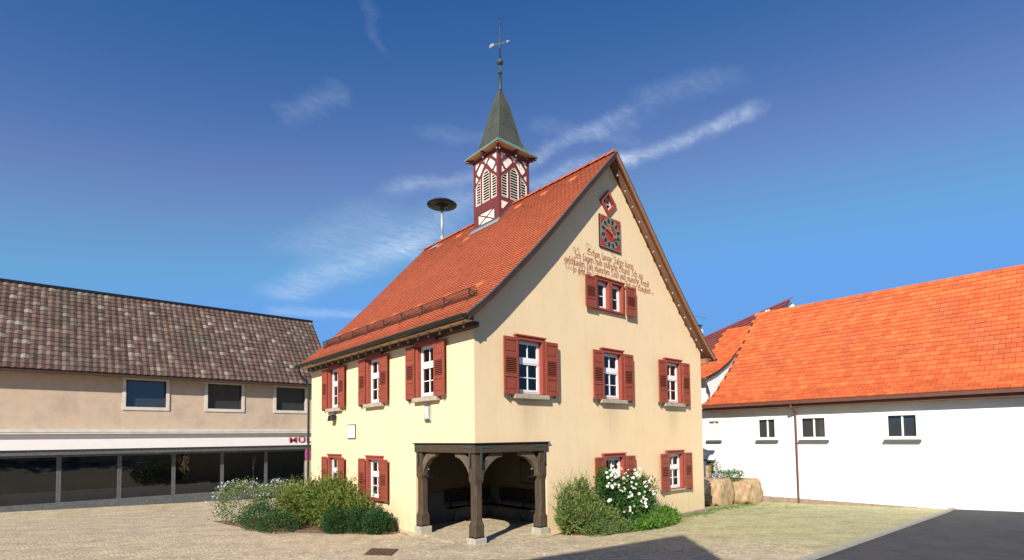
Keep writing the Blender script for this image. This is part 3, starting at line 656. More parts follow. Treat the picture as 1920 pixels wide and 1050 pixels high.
for face in 'WSEN':
    fm = TF(face); H = list(holes)
    if face in 'WE': low = [rect(-.5, .5, 11.64, 12.08)]
    else: low = [[(-.69, 12.0), (-.60, 11.98), (-.30, 12.33), (-.69, 12.33)]]
    zb = 11.3 if face in 'WE' else None
    outer = rect(-.8, .8, 11.25, 14.36) if face in 'WE' else [(-.8, 11.3), (-.4, 11.3), (0, 11.9), (.4, 11.3), (.8, 11.3), (.8, 14.36), (-.8, 14.36)]
    e = 0 if face in 'WE' else .055      # S and N faces butt between the W and E ones
    if e: outer = [(max(-.745, min(.745, u)), z) for u, z in outer]
    plate(fr, outer, H+low, fm, -.055, 0)
    for P in holes[3:]+low: cr_.prism(inset(P, -.03), fm, -.04, -.022)
    if face in 'WE':
        t = .022
        for (a, b) in (((-.5, 11.64), (.5, 12.08)), ((-.5, 12.08), (.5, 11.64))):
            dx, dz = b[0]-a[0], b[1]-a[1]; l_ = math.hypot(dx, dz); nx, nz_ = -dz/l_*t, dx/l_*t
            fr.prism([(a[0]+nx, a[1]+nz_), (b[0]+nx, b[1]+nz_), (b[0]-nx, b[1]-nz_), (a[0]-nx, a[1]-nz_)], fm, -.022, -.006 if a[1] < 12 else -.009)
    for P in (lou_c, lou_s, mir(lou_s)):
        wh = MB()
        plate(wh, P, [inset(P, .028)], fm, -.05, -.008)
        u0, u1 = min(p[0] for p in P), max(p[0] for p in P); zt = max(p[1] for p in P); z = 12.54
        while z < zt-.06:
            # clip the slat to the pointed outline
            xs_ = []
            for (a, b) in zip(P, P[1:]+P[:1]):
                if (a[1]-z)*(b[1]-z) < 0: xs_.append(a[0]+(b[0]-a[0])*(z-a[1])/(b[1]-a[1]))
            if len(xs_) == 2:
                a, b = min(xs_), max(xs_)
                P8 = [fm(u, v, q) for u in (a+.006, b-.006) for v, q in ((-.05, z+.012), (-.05, z+.022), (-.014, z+.010), (-.014, z-.014))]
                wh.add(P8, [(0, 1, 2, 3), (4, 5, 6, 7), (0, 4, 5, 1), (1, 5, 6, 2), (2, 6, 7, 3), (3, 7, 4, 0)])
            z += .105
        wh.build('louvre', M['cream'], tower)
fr.build('timber_frame', M['wine'], tower); cr_.build('infill_panel', M['cream'], tower, split=True)
# scrollwork painted on the sunny panels
mb = MB()
for face in 'S':
    fm = TF(face)
    for P in holes[3:]:
        cx = sum(p[0] for p in P)/len(P); cz = sum(p[1] for p in P)/len(P); q = random.Random(int(cx*100+cz*10))
        for i in range(7):
            a, b = cx+q.uniform(-.09, .09), cz+q.uniform(-.08, .08)
            mb.fbox(fm, a-.012, a+.012, -.0215, -.0195-i*.0001, b-.008, b+.008)
mb.build('painted_scrolls', M['sheet'], tower)
# turret flashing
mb = MB()
x = TX-TH_; zf = rz(x)
mb.box(x-.02, x-.003, TY-TH_-.03, TY+TH_+.03, zf-.1, zf+.13)
for sy in (-1, 1):
    yy = TY+sy*(TH_+.002); y2 = TY+sy*(TH_+.022)
    for P in ([(x, rz(x)-.05), (x, rz(x)+.12), (5.5, 12.33+.12), (5.5, 12.2)], [(5.5, 12.2), (5.5, 12.45), (11-x, rz(x)+.12), (11-x, rz(x)-.05)]):
        mb.prism(P, lambda u, v, z: (u, v, z), yy, y2)
mb.build('turret_flashing', M['sheet'], tower, split=True)
mb = MB(); P = [(x-.02, rz(x-.02)+.10), (x-.17, rz(x-.17)+.075)]
mb.add([(P[0][0], TY-TH_-.1, P[0][1]), (P[0][0], TY+TH_+.1, P[0][1]), (P[1][0], TY+TH_+.16, P[1][1]), (P[1][0], TY-TH_-.16, P[1][1])]+[(P[0][0], TY-TH_-.1, P[0][1]-.02), (P[0][0], TY+TH_+.1, P[0][1]-.02), (P[1][0], TY+TH_+.16, P[1][1]-.02), (P[1][0], TY-TH_-.16, P[1][1]-.02)],
       [(0, 1, 2, 3), (4, 5, 6, 7), (0, 1, 5, 4), (1, 2, 6, 5), (2, 3, 7, 6), (3, 0, 4, 7)])
mb.build('lead_apron', M['lead'], tower)
# spire
SP = [(1.05, 14.46), (.80, 14.72), (.65, 14.93), (.575, 15.15), (.44, 15.78), (.28, 16.54), (.05, 17.36)]
mb = MB()
V = [(TX+sx*h, TY+sy*h, z) for h, z in SP for sx, sy in ((-1, -1), (1, -1), (1, 1), (-1, 1))]
mb.add(V, [(4*i+k, 4*i+(k+1) % 4, 4*i+4+(k+1) % 4, 4*i+4+k) for i in range(len(SP)-1) for k in range(4)]+[(24, 25, 26, 27)])
spire = mb.build('spire', M['copper'], HALL)
mb = MB()
for i in range(1, len(SP)-1):        # folded copper hips and seams
    (h0, q0), (h1, q1) = SP[i], SP[i+1]
    for sx, sy in ((-1, -1), (1, -1), (1, 1), (-1, 1)): mb.tube([(TX+sx*h0, TY+sy*h0, q0), (TX+sx*h1, TY+sy*h1, q1)], .014, 5)
for z in (15.6, 16.3):
    h = .5 if z < 16 else .335
    h = SP[4][0]+(SP[3][0]-SP[4][0])*(SP[4][1]-z)/(SP[4][1]-SP[3][1]) if z < 15.78 else SP[5][0]+(SP[4][0]-SP[5][0])*(SP[5][1]-z)/(SP[5][1]-SP[4][1])
    C_ = [(TX+sx*h, TY+sy*h, z) for sx, sy in ((-1, -1), (1, -1), (1, 1), (-1, 1), (-1, -1))]
    for a, b in zip(C_, C_[1:]): mb.tube([a, b], .007, 4)
mb.build('hip_seam', M['copper'], spire)
mb = MB()
for s0, s1, q0, q1 in ((1.05, 1.065, 14.42, 14.475),):
    for a, b in (((-1, -1), (1, -1)), ((1, -1), (1, 1)), ((1, 1), (-1, 1)), ((-1, 1), (-1, -1))):
        p = [(TX+a[0]*s1, TY+a[1]*s1), (TX+b[0]*s1, TY+b[1]*s1), (TX+b[0]*s0, TY+b[1]*s0), (TX+a[0]*s0, TY+a[1]*s0)]
        mb.add([(x_, y_, z) for z in (q0, q1) for x_, y_ in p], [(0, 1, 2, 3), (4, 5, 6, 7), (0, 1, 5, 4), (1, 2, 6, 5), (2, 3, 7, 6), (3, 0, 4, 7)])
for a, b in (((-1, -1), (1, -1)), ((1, -1), (1, 1)), ((1, 1), (-1, 1)), ((-1, 1), (-1, -1))):   # pale green skirt
    P = [(TX+a[0]*h, TY+a[1]*h, z) for h, z in ((1.067, 14.47), (.93, 14.61))]+[(TX+b[0]*h, TY+b[1]*h, z) for h, z in ((.93, 14.61), (1.067, 14.47))]
    mb.add([(x_, y_, z+.012) for x_, y_, z in P], [(0, 1, 2, 3)])
mb.build('eave_edge', M['copperedge'], spire)
mb = MB(); mb.box(TX-1.045, TX+1.045, TY-1.045, TY+1.045, 14.435, 14.455); mb.build('spire_soffit', M['tan'], spire)
mb = MB()
for sx in (-1, 0, 1):
    for sy in (-1, 0, 1):
        if sx == 0 and sy == 0: continue
        d = Vector((sx, sy, 0)).normalized(); reach = 1.02*(math.sqrt(2) if sx and sy else 1); st_ = .78*(math.sqrt(2) if sx and sy else 1)
        a = Vector((TX, TY, 0))+d*st_; b = Vector((TX, TY, 0))+d*reach; n_ = Vector((-d.y, d.x, 0))*.05
        P = [a+n_, b+n_, b-n_, a-n_]
        mb.add([(p.x, p.y, z+(0 if i % 3 == 0 else .05) if z < 14.4 else z) for z in (14.30, 14.434) for i, p in enumerate(P)], [(0, 1, 2, 3), (4, 5, 6, 7), (0, 1, 5, 4), (1, 2, 6, 5), (2, 3, 7, 6), (3, 0, 4, 7)])
mb.build('eave_bracket', M['wine'], spire, split=True)
mb = MB(); mb.lathe((TX, TY, 0), [(.075, 17.25), (.07, 17.4), (.055, 18.05), (.085, 18.06), (.085, 18.12), (.045, 18.13), (.04, 18.42), (.05, 18.44)], 12)
mb.lathe((TX, TY, 18.53), [(.02, -.135), (.075, -.115), (.12, -.06), (.135, 0), (.12, .06), (.075, .115), (.02, .135)], 16)
mb.lathe((TX, TY, 0), [(.035, 18.64), (.025, 19.1), (.045, 19.11), (.045, 19.16), (.022, 19.17), (.04, 19.25), (.04, 19.38), (.022, 19.4), (.04, 19.5), (.04, 19.54), (.018, 19.55), (.014, 20.15), (.035, 20.17), (.045, 20.21), (.03, 20.25), (.01, 20.27)], 10)
mb.build('finial', M['iron'], spire, smooth=True)
dv = Vector((.39, -.69, 0)).normalized(); o_ = Vector((TX, TY, 19.32)); mb = MB()
mb.tube([o_-dv*.36, o_+dv*.36], .010, 6)
up = Vector((0, 0, 1)); sdv = Vector((-dv.y, dv.x, 0))*.006
def flat(P2):
    n = len(P2); V = [tuple(o_+dv*a+up*b+sdv) for a, b in P2]+[tuple(o_+dv*a+up*b-sdv) for a, b in P2]
    mb.add(V, [tuple(range(n)), tuple(range(n, 2*n))]+[(i, (i+1) % n, n+(i+1) % n, n+i) for i in range(n)])
flat([(-.26, -.03), (-.26, .08), (-.38, .08), (-.46, .02), (-.44, -.09), (-.34, -.04)]); flat([(.30, -.05), (.30, .06), (.44, .01)])
mb.build('weather_vane', mat('weathered_gilt', (.26, .24, .18), .6), spire)

# ---- arcade timber
ARC = MB()
ARC.box(-.045, .27, -.045, 2.86, 2.80, 3.035); ARC.box(.271, 2.54, -.044, .26, 2.80, 3.034)
beam = ARC.build('arcade_beam', M['oakh'], HALL, bevel=.012)
mb = MB(); mb.box(-.085, .0, -.085, 2.9, 3.036, 3.062); mb.box(.001, 2.58, -.085, .0, 3.036, 3.061); mb.build('beam_flashing', M['gutter'], beam, split=True)
def post(cx, cy):
    mb = MB(); V = []; st = [(.72, .145, .02), (1.00, .145, .02), (1.10, .122, .05), (2.02, .122, .05), (2.12, .138, .012), (2.79, .138, .012)]
    for z, h, c in st:
        for x, y in ((-h+c, -h), (h-c, -h), (h, -h+c), (h, h-c), (h-c, h), (-h+c, h), (-h, h-c), (-h, -h+c)): V.append((cx+x, cy+y, z))
    mb.add(V, [(8*i+k, 8*i+(k+1) % 8, 8*i+8+(k+1) % 8, 8*i+8+k) for i in range(len(st)-1) for k in range(8)]+[tuple(range(8)), tuple(range(40, 48))])
    p = mb.build('arcade_post', M['oak'], HALL)
    mb = MB(); mb.box(cx-.14, cx+.14, cy-.14, cy+.14, .685, .72); mb.build('foot_plate', M['black'], p)
    mb = MB(); b0 = gz(cx, cy)-.2
    mb.box(cx-.19, cx+.18, cy-.19, cy+.18, b0, .685); mb.build('stone_base', M['block'], p, bevel=.012)
post(.14, .14); post(.14, 2.69); post(2.36, .14)
def brace(fm, u_post, sgn, v0, v1):
    P = [(0, 2.12), (.05, 2.27), (.15, 2.42), (.29, 2.55), (.45, 2.65), (.64, 2.69), (.68, 2.80), (.27, 2.80), (.16, 2.725), (.07, 2.63), (0, 2.53)]
    mb = MB(); mb.prism([(u_post+sgn*a, b) for a, b in P], fm, v0, v1); mb.build('arch_brace', M['oak_sunlit'], HALL, bevel=.01)
brace(FS, .28, 1, -.19, -.04); brace(FS, 2.55, -1, -.19, -.04); brace(FG, .28, 1, -.19, -.04); brace(FG, 2.22, -1, -.19, -.04)
mb = MB()
def strap(fm, u, s):
    mb.fbox(fm, u-.025, u+.025, .046, .056, 2.46, 2.93); mb.fbox(fm, u-(.33 if s < 0 else .1), u+(.33 if s > 0 else .1), .0455, .0545, 2.93, 2.985)
    mb.prism([(u-.05, 2.44), (u, 2.49), (u+.05, 2.44), (u+.03, 2.50), (u-.03, 2.50)], fm, .046, .056)
# straps over the beam reach down the post; a packer keeps them on the post face
strap(FS, .16, 1); strap(FG, .16, 1); strap(FS, 2.66, -1); strap(FG, 2.38, -1)
mb.build('iron_strap', M['iron'], beam, split=True)

# ---- inscription
NIB = Vector((math.cos(R(38)), math.sin(R(38))))
G = {
'a': ([[(.05, .85), (.25, 1), (.45, .85), (.45, .1), (.55, 0)], [(.45, .55), (.1, .45), (.05, .15), (.2, 0), (.45, .15)]], .66),
'b': ([[(.08, 1.6), (.08, .1), (.25, 0), (.47, .15), (.47, .8), (.27, 1), (.08, .85)]], .62),
'c': ([[(.4, .85), (.25, 1), (.07, .85), (.07, .15), (.22, 0), (.4, .12)]], .5),
'd': ([[(.1, 1.5), (.47, 1.0), (.47, .15), (.27, 0), (.07, .15), (.07, .8), (.27, 1), (.4, .9)]], .62),
'e': ([[(.08, .5), (.4, .62), (.4, .85), (.25, 1), (.07, .85), (.07, .15), (.2, 0), (.42, .15)]], .52),
'f': ([[(.35, 1.5), (.2, 1.6), (.1, 1.45), (.1, -.3)], [(0, .95), (.3, .95)]], .38),
'g': ([[(.45, .9), (.25, 1), (.07, .85), (.07, .3), (.22, .12), (.45, .25)], [(.45, 1), (.45, -.3), (.25, -.5), (.05, -.35)]], .62),
'h': ([[(.08, 1.6), (.08, 0)], [(.08, .8), (.27, 1), (.47, .8), (.47, .1), (.36, -.4)]], .62),
'i': ([[(.1, 1), (.1, .1), (.2, 0)], [(.1, 1.35), (.14, 1.4)]], .3),
'k': ([[(.08, 1.6), (.08, 0)], [(.08, .7), (.33, 1), (.36, .75), (.12, .55), (.45, 0)]], .55),
'l': ([[(.08, 1.6), (.08, .1), (.2, 0)]], .3),
'm': ([[(.08, 1), (.08, 0)], [(.08, .8), (.25, 1), (.4, .8), (.4, 0)], [(.4, .8), (.57, 1), (.73, .8), (.73, .1), (.82, 0)]], .92),
'n': ([[(.08, 1), (.08, 0)], [(.08, .8), (.27, 1), (.45, .8), (.45, .1), (.55, 0)]], .64),
'o': ([[(.07, .85), (.07, .15), (.25, 0), (.45, .15), (.45, .85), (.25, 1), (.07, .85)]], .58),
'r': ([[(.1, 1), (.1, .08)], [(.1, .8), (.24, 1), (.38, .88)]], .44),
's': ([[(.4, .85), (.25, 1), (.08, .8), (.38, .45), (.38, .15), (.2, 0), (.03, .15)]], .5),
'ſ': ([[(.38, 1.5), (.22, 1.6), (.1, 1.45), (.1, -.35)]], .36),
't': ([[(.12, 1.35), (.12, .12), (.24, 0), (.36, .1)], [(.0, .98), (.34, .98)]], .42),
'u': ([[(.08, 1), (.08, .15), (.22, 0), (.45, .2)], [(.45, 1), (.45, 0)]], .62),
'w': ([[(.08, 1.1), (.08, .15), (.22, 0), (.38, .15)], [(.38, 1), (.38, .15), (.52, 0), (.7, .2), (.7, .9), (.55, 1.05)]], .84),
'z': ([[(.05, .95), (.38, .95), (.12, .5), (.36, .35), (.33, -.1), (.08, -.35)]], .48),
'S': ([[(.78, 1.3), (.5, 1.6), (.2, 1.35), (.25, 1.0), (.68, .7), (.68, .25), (.35, 0), (.02, .25)], [(.2, 1.35), (.02, 1.05), (.12, .75)], [(.42, 1.5), (.42, 1.0)]], .92),
'I': ([[(.05, 1.45), (.35, 1.6), (.62, 1.42)], [(.5, 1.5), (.36, 1.1), (.56, .7), (.5, .1), (.25, -.12), (.03, .1)]], .74),
'J': ([[(.05, 1.4), (.35, 1.6), (.62, 1.45)], [(.5, 1.5), (.36, 1.1), (.56, .7), (.48, 0), (.22, -.25), (.0, 0)]], .74),
'L': ([[(.1, 1.1), (.3, 1.6), (.6, 1.45)], [(.3, 1.6), (.2, .95), (.34, .45), (.1, .05), (.38, .12), (.74, 0)]], .84),
'F': ([[(.05, 1.4), (.3, 1.6), (.8, 1.45)], [(.32, 1.5), (.32, .4), (.08, 0)], [(.32, .85), (.66, .95)], [(.55, 1.3), (.55, .2)]], .84),
'Z': ([[(.05, 1.45), (.62, 1.5), (.32, 1.0), (.58, .8), (.58, .2), (.3, 0), (.05, .1)]], .74),
'E': ([[(.64, 1.35), (.38, 1.6), (.1, 1.3), (.1, .3), (.38, 0), (.7, .2)], [(.1, .85), (.55, .95)], [(.34, 1.4), (.34, .2)]], .8),
',': ([[(.1, .1), (.05, -.2)]], .22), '-': ([[(.05, .5), (.3, .5)]], .4), ' ': ([], .42)}
zlev = [0]
def hull(P):
    P = sorted(set((round(a, 5), round(b, 5)) for a, b in P)); 
    def half(Q):
        h = []
        for p in Q:
            while len(h) > 1 and (h[-1][0]-h[-2][0])*(p[1]-h[-2][1])-(h[-1][1]-h[-2][1])*(p[0]-h[-2][0]) <= 0: h.pop()
            h.append(p)
        return h
    a = half(P); b = half(P[::-1]); return a[:-1]+b[:-1]
def stroke(mb, a, b, nib, thin):
    n = NIB*nib/2; t = Vector((-NIB.y, NIB.x))*thin/2; P = []
    for q in (a, b):
        for s1 in (-1, 1):
            for s2 in (-1, 1): P.append((q[0]+s1*n.x+s2*t.x, q[1]+s1*n.y+s2*t.y))
    zlev[0] = (zlev[0]+1) % 14
    v = .0015+.00035*zlev[0]; H_ = hull(P)
    mb.add([FG(u, v, z) for u, z in H_], [tuple(range(len(H_)))])
def write(text, x0, x1, base, xh, nib=.2):
    wd = sum(G[c][1] for c in text); sx = (x1-x0)/wd; mb = MB(); x = x0
    for c in text:
        for pl in G[c][0]:
            for a, b in zip(pl, pl[1:]): stroke(mb, (x+a[0]*sx, base+a[1]*xh), (x+b[0]*sx, base+b[1]*xh), nib*xh*1.15, .035*xh)
        x += G[c][1]*sx
    mb.build('inscription', M['paint'], HALL, recalc=False)
write('Schon lange Jahre kann', 4.42, 6.78, 8.825, .14, .215)
write('Ich ſagen hab manche Stund Ich an-', 3.78, 7.36, 8.595, .14, .215)
write('geſchlagen, ſah manches Leid und manche Freud', 3.36, 7.66, 8.37, .138, .215)
write('ſo geht die', 3.74, 4.58, 8.145, .132, .215); write('Zeit zur Ewigkeit', 6.27, 7.74, 8.15, .132, .215)
mb = MB()
def swirl(cx, cz, r, turns=1.6, a0=0, tail=None):
    n = 22; P = [(cx+r*(1-.55*i/n)*math.cos(a0+turns*2*math.pi*i/n), cz+r*(1-.55*i/n)*math.sin(a0+turns*2*math.pi*i/n)*1.1) for i in range(n+1)]
    if tail: P = [(cx+tail[0], cz+tail[1])]+P
    for a, b in zip(P, P[1:]): stroke(mb, a, b, .012, .006)
for k in range(3): swirl(3.45+k*.11, 8.22, .045, 1.3, 1.6, (-.05, .12))
swirl(3.8, 8.86, .07, 1.5, 0, (.2, .03)); swirl(3.98, 8.9, .05, 1.4, 2); swirl(4.42, 9.1, .08, 1.5, 1, (.2, 0)); swirl(4.4, 8.9, .05, 1.2, 0); swirl(5.62, 9.1, .06, 1.5, 0, (.12, -.02))
for k in range(8): swirl(4.66+k*.2, 8.275+.015*math.sin(k*2), .035, 1.2, k, (.1, .02))
swirl(7.86, 8.17, .05, 1.3, 0, (-.08, .05)); swirl(6.15, 8.45, .06, 1.3, 1)
mb.build('painted_flourish', M['flour'], HALL, recalc=False)

# ------------------------------------------------------------------ clock
CX, CZ = 5.51, 9.74
CK = thing('clock', (CX, -.08, CZ-.53), 'square red clock with dark numeral ring and gilt hands below the diamond window', 'clock')
mb = MB(); mb.fbox(FG, CX-.54, CX+.54, .002, .05, CZ-.53, CZ+.53); mb.build('case', M['clockdark'], CK)
mb = MB(); mb.fbox(FG, CX-.515, CX+.515, .0505, .056, CZ-.505, CZ+.505); mb.build('face', M['clockred'], CK)
mb = MB(); n = 48
circ = lambda r: [(CX+r*math.cos(2*math.pi*i/n), CZ+r*math.sin(2*math.pi*i/n)) for i in range(n)]
plate(mb, circ(.485), [circ(.29)], FG, .0565, .061)
for a, b in ((rect(CX-.53, CX+.53, CZ-.52, CZ-.50), 0), (rect(CX-.53, CX+.53, CZ+.50, CZ+.52), 0), (rect(CX-.53, CX-.51, CZ-.5, CZ+.5), 0), (rect(CX+.51, CX+.53, CZ-.5, CZ+.5), 0)): mb.prism(a, FG, .0563, .0585)
mb.build('numeral_ring', M['clockring'], CK)
mb = MB()
for k in range(12):
    a0 = math.pi*2*k/12+math.pi/12; P = []
    for r, da in ((.315, -.11), (.33, -.14), (.44, -.125), (.465, -.08), (.475, 0), (.465, .08), (.44, .125), (.33, .14), (.315, .11)): P.append((CX+r*math.cos(a0+da), CZ+r*math.sin(a0+da)))
    mb.prism(P, FG, .0615, .0645)
    h = 12 if k == 0 else k; num = {1: 'I', 2: 'II', 3: 'III', 4: 'IIII', 5: 'V', 6: 'VI', 7: 'VII', 8: 'VIII', 9: 'IX', 10: 'X', 11: 'XI', 12: 'XII'}[h]
    an = math.pi/2-math.pi*2*k/12; er = Vector((math.cos(an), math.sin(an))); et = Vector((math.sin(an), -math.cos(an)))
    tot = sum(.022 if c == 'I' else .045 for c in num); u = -tot/2
    for c in num:
        wd = .022 if c == 'I' else .045; S = {'I': [((.5, 0), (.5, 1))], 'V': [((0, 1), (.5, 0)), ((1, 1), (.5, 0))], 'X': [((0, 1), (1, 0)), ((1, 1), (0, 0))]}[c]
        for a, b in S:
            pa_, pb_ = [Vector((CX, CZ))+er*(.32+.14*q[1])+et*(u+wd*q[0]) for q in (a, b)]
            d_ = (pb_-pa_).normalized(); nn = Vector((-d_.y, d_.x))*.0035
            zlev[0] = (zlev[0]+1) % 14; vv = .0616+zlev[0]*.0001
            mb.prism([tuple(pa_+nn), tuple(pb_+nn), tuple(pb_-nn), tuple(pa_-nn)], FG, .0612, vv)
        u += wd
mb.build('numerals', M['clockdark'], CK)
def hand(name, ang, outline, v0, v1):
    a = math.pi/2-ang; er = Vector((math.cos(a), math.sin(a))); et = Vector((math.sin(a), -math.cos(a)))
    mb = MB(); mb.prism([(CX+er.x*r+et.x*t, CZ+er.y*r+et.y*t) for r, t in outline], FG, v0, v1); mb.build(name, M['gold'], CK)
hand('minute_hand', R(295), [(-.24, -.012), (-.2, -.03), (-.16, -.012), (0, -.014), (.2, -.022), (.27, -.035), (.34, -.012), (.44, 0), (.34, .012), (.27, .035), (.2, .022), (0, .014), (-.16, .012), (-.2, .03), (-.24, .012)], .10, .106)
hand('hour_hand', R(324), [(-.2, -.02), (-.15, -.04), (-.1, -.015), (0, -.018), (.1, -.018), (.16, -.055), (.24, -.03), (.33, 0), (.24, .03), (.16, .055), (.1, .018), (0, .018), (-.1, .015), (-.15, .04), (-.2, .02)], .112, .118)
mb = MB(); mb.prism([(CX+.03*math.cos(i*math.pi/6), CZ+.03*math.sin(i*math.pi/6)) for i in range(12)], FG, .061, .13); mb.build('hub', M['gold'], CK)

# ------------------------------------------------------------------ small things on the walls
PQ = thing('wall_plaque', (0, 7.2, 3.2), 'small white notice plaque in a dark frame on the sunny side wall', 'plaque')
mb = MB(); mb.fbox(FS, 6.85, 7.5, .002, .03, 3.2, 3.71); mb.build('frame', M['rust'], PQ)
mb = MB(); mb.fbox(FS, 6.885, 7.465, .031, .036, 3.235, 3.675); mb.build('board', M['white'], PQ)
mb = MB()
for i, (z, a, b) in enumerate(((3.60, 7.08, 7.26), (3.54, 7.04, 7.3), (3.47, 6.95, 7.38), (3.41, 6.98, 7.38), (3.35, 6.95, 7.34), (3.29, 7.0, 7.36))):
    u = b
    while u > a: wd = random.uniform(.03, .08); mb.fbox(FS, max(a, u-wd), u, .0362, .0372, z, z+.018); u -= wd+.02
mb.build('small_print', M['galv'], PQ)
WL = thing('bulkhead_lamp', (0, 2.15, 3.7), 'slim rectangular white bulkhead lamp on the side wall below the nearest upper window', 'lamp')
mb = MB(); mb.fbox(FS, 2.0, 2.28, .002, .04, 3.68, 4.12); mb.build('housing', M['galv'], WL, bevel=.01)
mb = MB(); mb.fbox(FS, 2.03, 2.25, .041, .12, 3.72, 4.08); mb.build('diffuser', mat('frosted_diffuser', (.5, .51, .48), .4), WL, bevel=.02)
mb = MB(); mb.fbox(FS, 2.0, 2.28, .041, .06, 3.66, 3.70); mb.fbox(FS, 2.0, 2.28, .041, .06, 4.1, 4.14); mb.build('end_cap', M['sheet'], WL, split=True)
FL = thing('floodlight', (0, 8.6, 3.9), 'small grey floodlight on a bracket beneath the farthest upper window of the side wall', 'lamp')
mb = MB(); mb.fbox(FS, 8.56, 8.66, .002, .10, 4.08, 4.2); mb.build('bracket', M['sheet'], FL)
mb = MB(); mb.add([FS(u, v, z) for u in (8.46, 8.78) for v, z in ((.06, 4.12), (.22, 4.08), (.26, 3.86), (.10, 3.90))], [(0, 1, 2, 3), (4, 5, 6, 7), (0, 1, 5, 4), (1, 2, 6, 5), (2, 3, 7, 6), (3, 0, 4, 7)]); mb.build('housing', M['siren'], FL, bevel=.02)
for (x, y, lab) in ((.2, 2.46, 'small black spotlight fixed to the brace of the left arcade post'), (2.12, .2, 'small dark spotlight fixed to the brace of the right arcade post')):
    T = thing('spotlight', (x, y, 2.1), lab, 'lamp', 'spotlights in the corner arcade')
    mb = MB(); mb.box(x-.09, x+.09, y-.09, y+.09, 2.08, 2.11); mb.build('mounting_plate', M['black'], T)
    mb = MB(); mb.tube([(x, y, 2.26), (x-.04, y-.035, 2.31)], [.035, .042], 12); mb.build('lamp_head', M['black'], T)
    mb = MB(); mb.tube([(x-.041, y-.036, 2.311), (x-.043, y-.038, 2.314)], [.02, .02], 12); mb.build('lens', M['bulb'], T)
    mb = MB(); mb.tube([(x, y, 2.11), (x, y, 2.26)], .012, 8); mb.build('stem', M['black'], T)
NB = thing('notice_board', (3.68, 2.08, 1.7), 'dark framed notice board on the shaded right wall inside the arcade', 'board')
mb = MB(); mb.box(3.64, 3.684, 1.7, 2.4, 1.68, 2.45); mb.build('frame', M['black'], NB)
mb = MB(); mb.box(3.633, 3.639, 1.74, 2.36, 1.72, 2.41); mb.build('panel', M['room'], NB)

# light strings
def bulb_mesh(p):
    mb = MB(); x, y, z = p; mb.lathe((x, y, z), [(.02, 0), (.022, -.05)], 8)
    return mb
def bulbs(T, P, hang=.10):
    cab = MB()
    top_ = [(x, y, z+hang) for x, y, z in P]
    for a, b in zip(top_, top_[1:]):
        mid = ((a[0]+b[0])/2, (a[1]+b[1])/2, (a[2]+b[2])/2-.03); cab.tube([a, mid, b], .006, 5, cap=False)
    cab.build('cable', M['cable'], T, recalc=False)
    proto = None
    for (x, y, z) in P:
        if proto is None:
            mb = MB(); mb.lathe((x, y, z), [(.008, hang), (.02, hang-.01), (.022, hang-.055)], 8); s = mb.build('bulb_socket', M['black'], T)
            mb = MB(); mb.lathe((x, y, z), [(.012, .045), (.018, .03), (.033, 0), (.034, -.02), (.022, -.042), (.006, -.05)], 10); b = mb.build('bulb', M['bulb'], T, smooth=True)
            proto = (s, b, Vector((x, y, z)))
        else:
            for q in proto[:2]:
                c_ = q.copy(); COL.objects.link(c_); c_.parent = T; c_.location = Vector((x, y, z))-proto[2]; ORG[c_.name] = ORG[T.name]
LS1 = thing('light_string', (-.3, 5, 6.0), 'string of clear bulbs hanging along the eave under the dark green gutter', 'string lights')
bulbs(LS1, [(-.30, .02+k*.545, 5.975) for k in range(20)], .13)
LS2 = thing('light_string', (8, -.15, 9.3), 'string of clear bulbs running down the sunlit right verge of the gable', 'string lights')
PB = []
for k in range(15):
    x = 5.79+k*(11.2-5.79)/14; PB.append((x, -.17, rz(x)-.30))
bulbs(LS2, PB, .10)
LS3 = thing('light_string', (TX, TY-.98, 14.3), 'short string of clear bulbs under the eave of the bell turret spire', 'string lights')
bulbs(LS3, [(TX-.9, TY+.9, 14.2), (TX-.93, TY, 14.22), (TX-.93, TY-.85, 14.24), (TX-.85, TY-.93, 14.24), (TX, TY-.93, 14.22), (TX+.9, TY-.9, 14.2)], .08)

# siren
SX, SY = 5.5, 9.75
SI = thing('rooftop_siren', (SX, SY, 12.3), 'mushroom shaped siren on a pale pole standing on the roof ridge', 'siren')
mb = MB(); mb.tube([(SX, SY, 12.3), (SX, SY, 13.9)], .062, 14); mb.tube([(SX, SY, 12.3), (SX, SY, 12.62)], .08, 14); mb.build('pole', M['galv'], SI, smooth=True)
mb = MB(); mb.lathe((SX, SY, 14.06), [(.13, -.06), (.45, -.035), (.69, -.02), (.70, .0), (.55, .10), (.30, .20), (.12, .25), (.02, .215)], 36); mb.build('horn_disc', M['siren'], SI, smooth=True)
mb = MB(); mb.lathe((SX, SY, 13.8), [(.06, 0), (.08, .02), (.085, .12), (.2, .17), (.3, .2), (.2, .21)], 20); mb.build('motor_neck', M['black'], SI, smooth=True)
mb = MB(); mb.add([(5.3, SY-.15, rz(5.3)+.08), (5.3, SY+.45, rz(5.3)+.08), (5.05, SY+.45, rz(5.05)+.08), (5.05, SY-.15, rz(5.05)+.08)], [(0, 1, 2, 3)]); mb.build('roof_plate', M['lead'], SI)

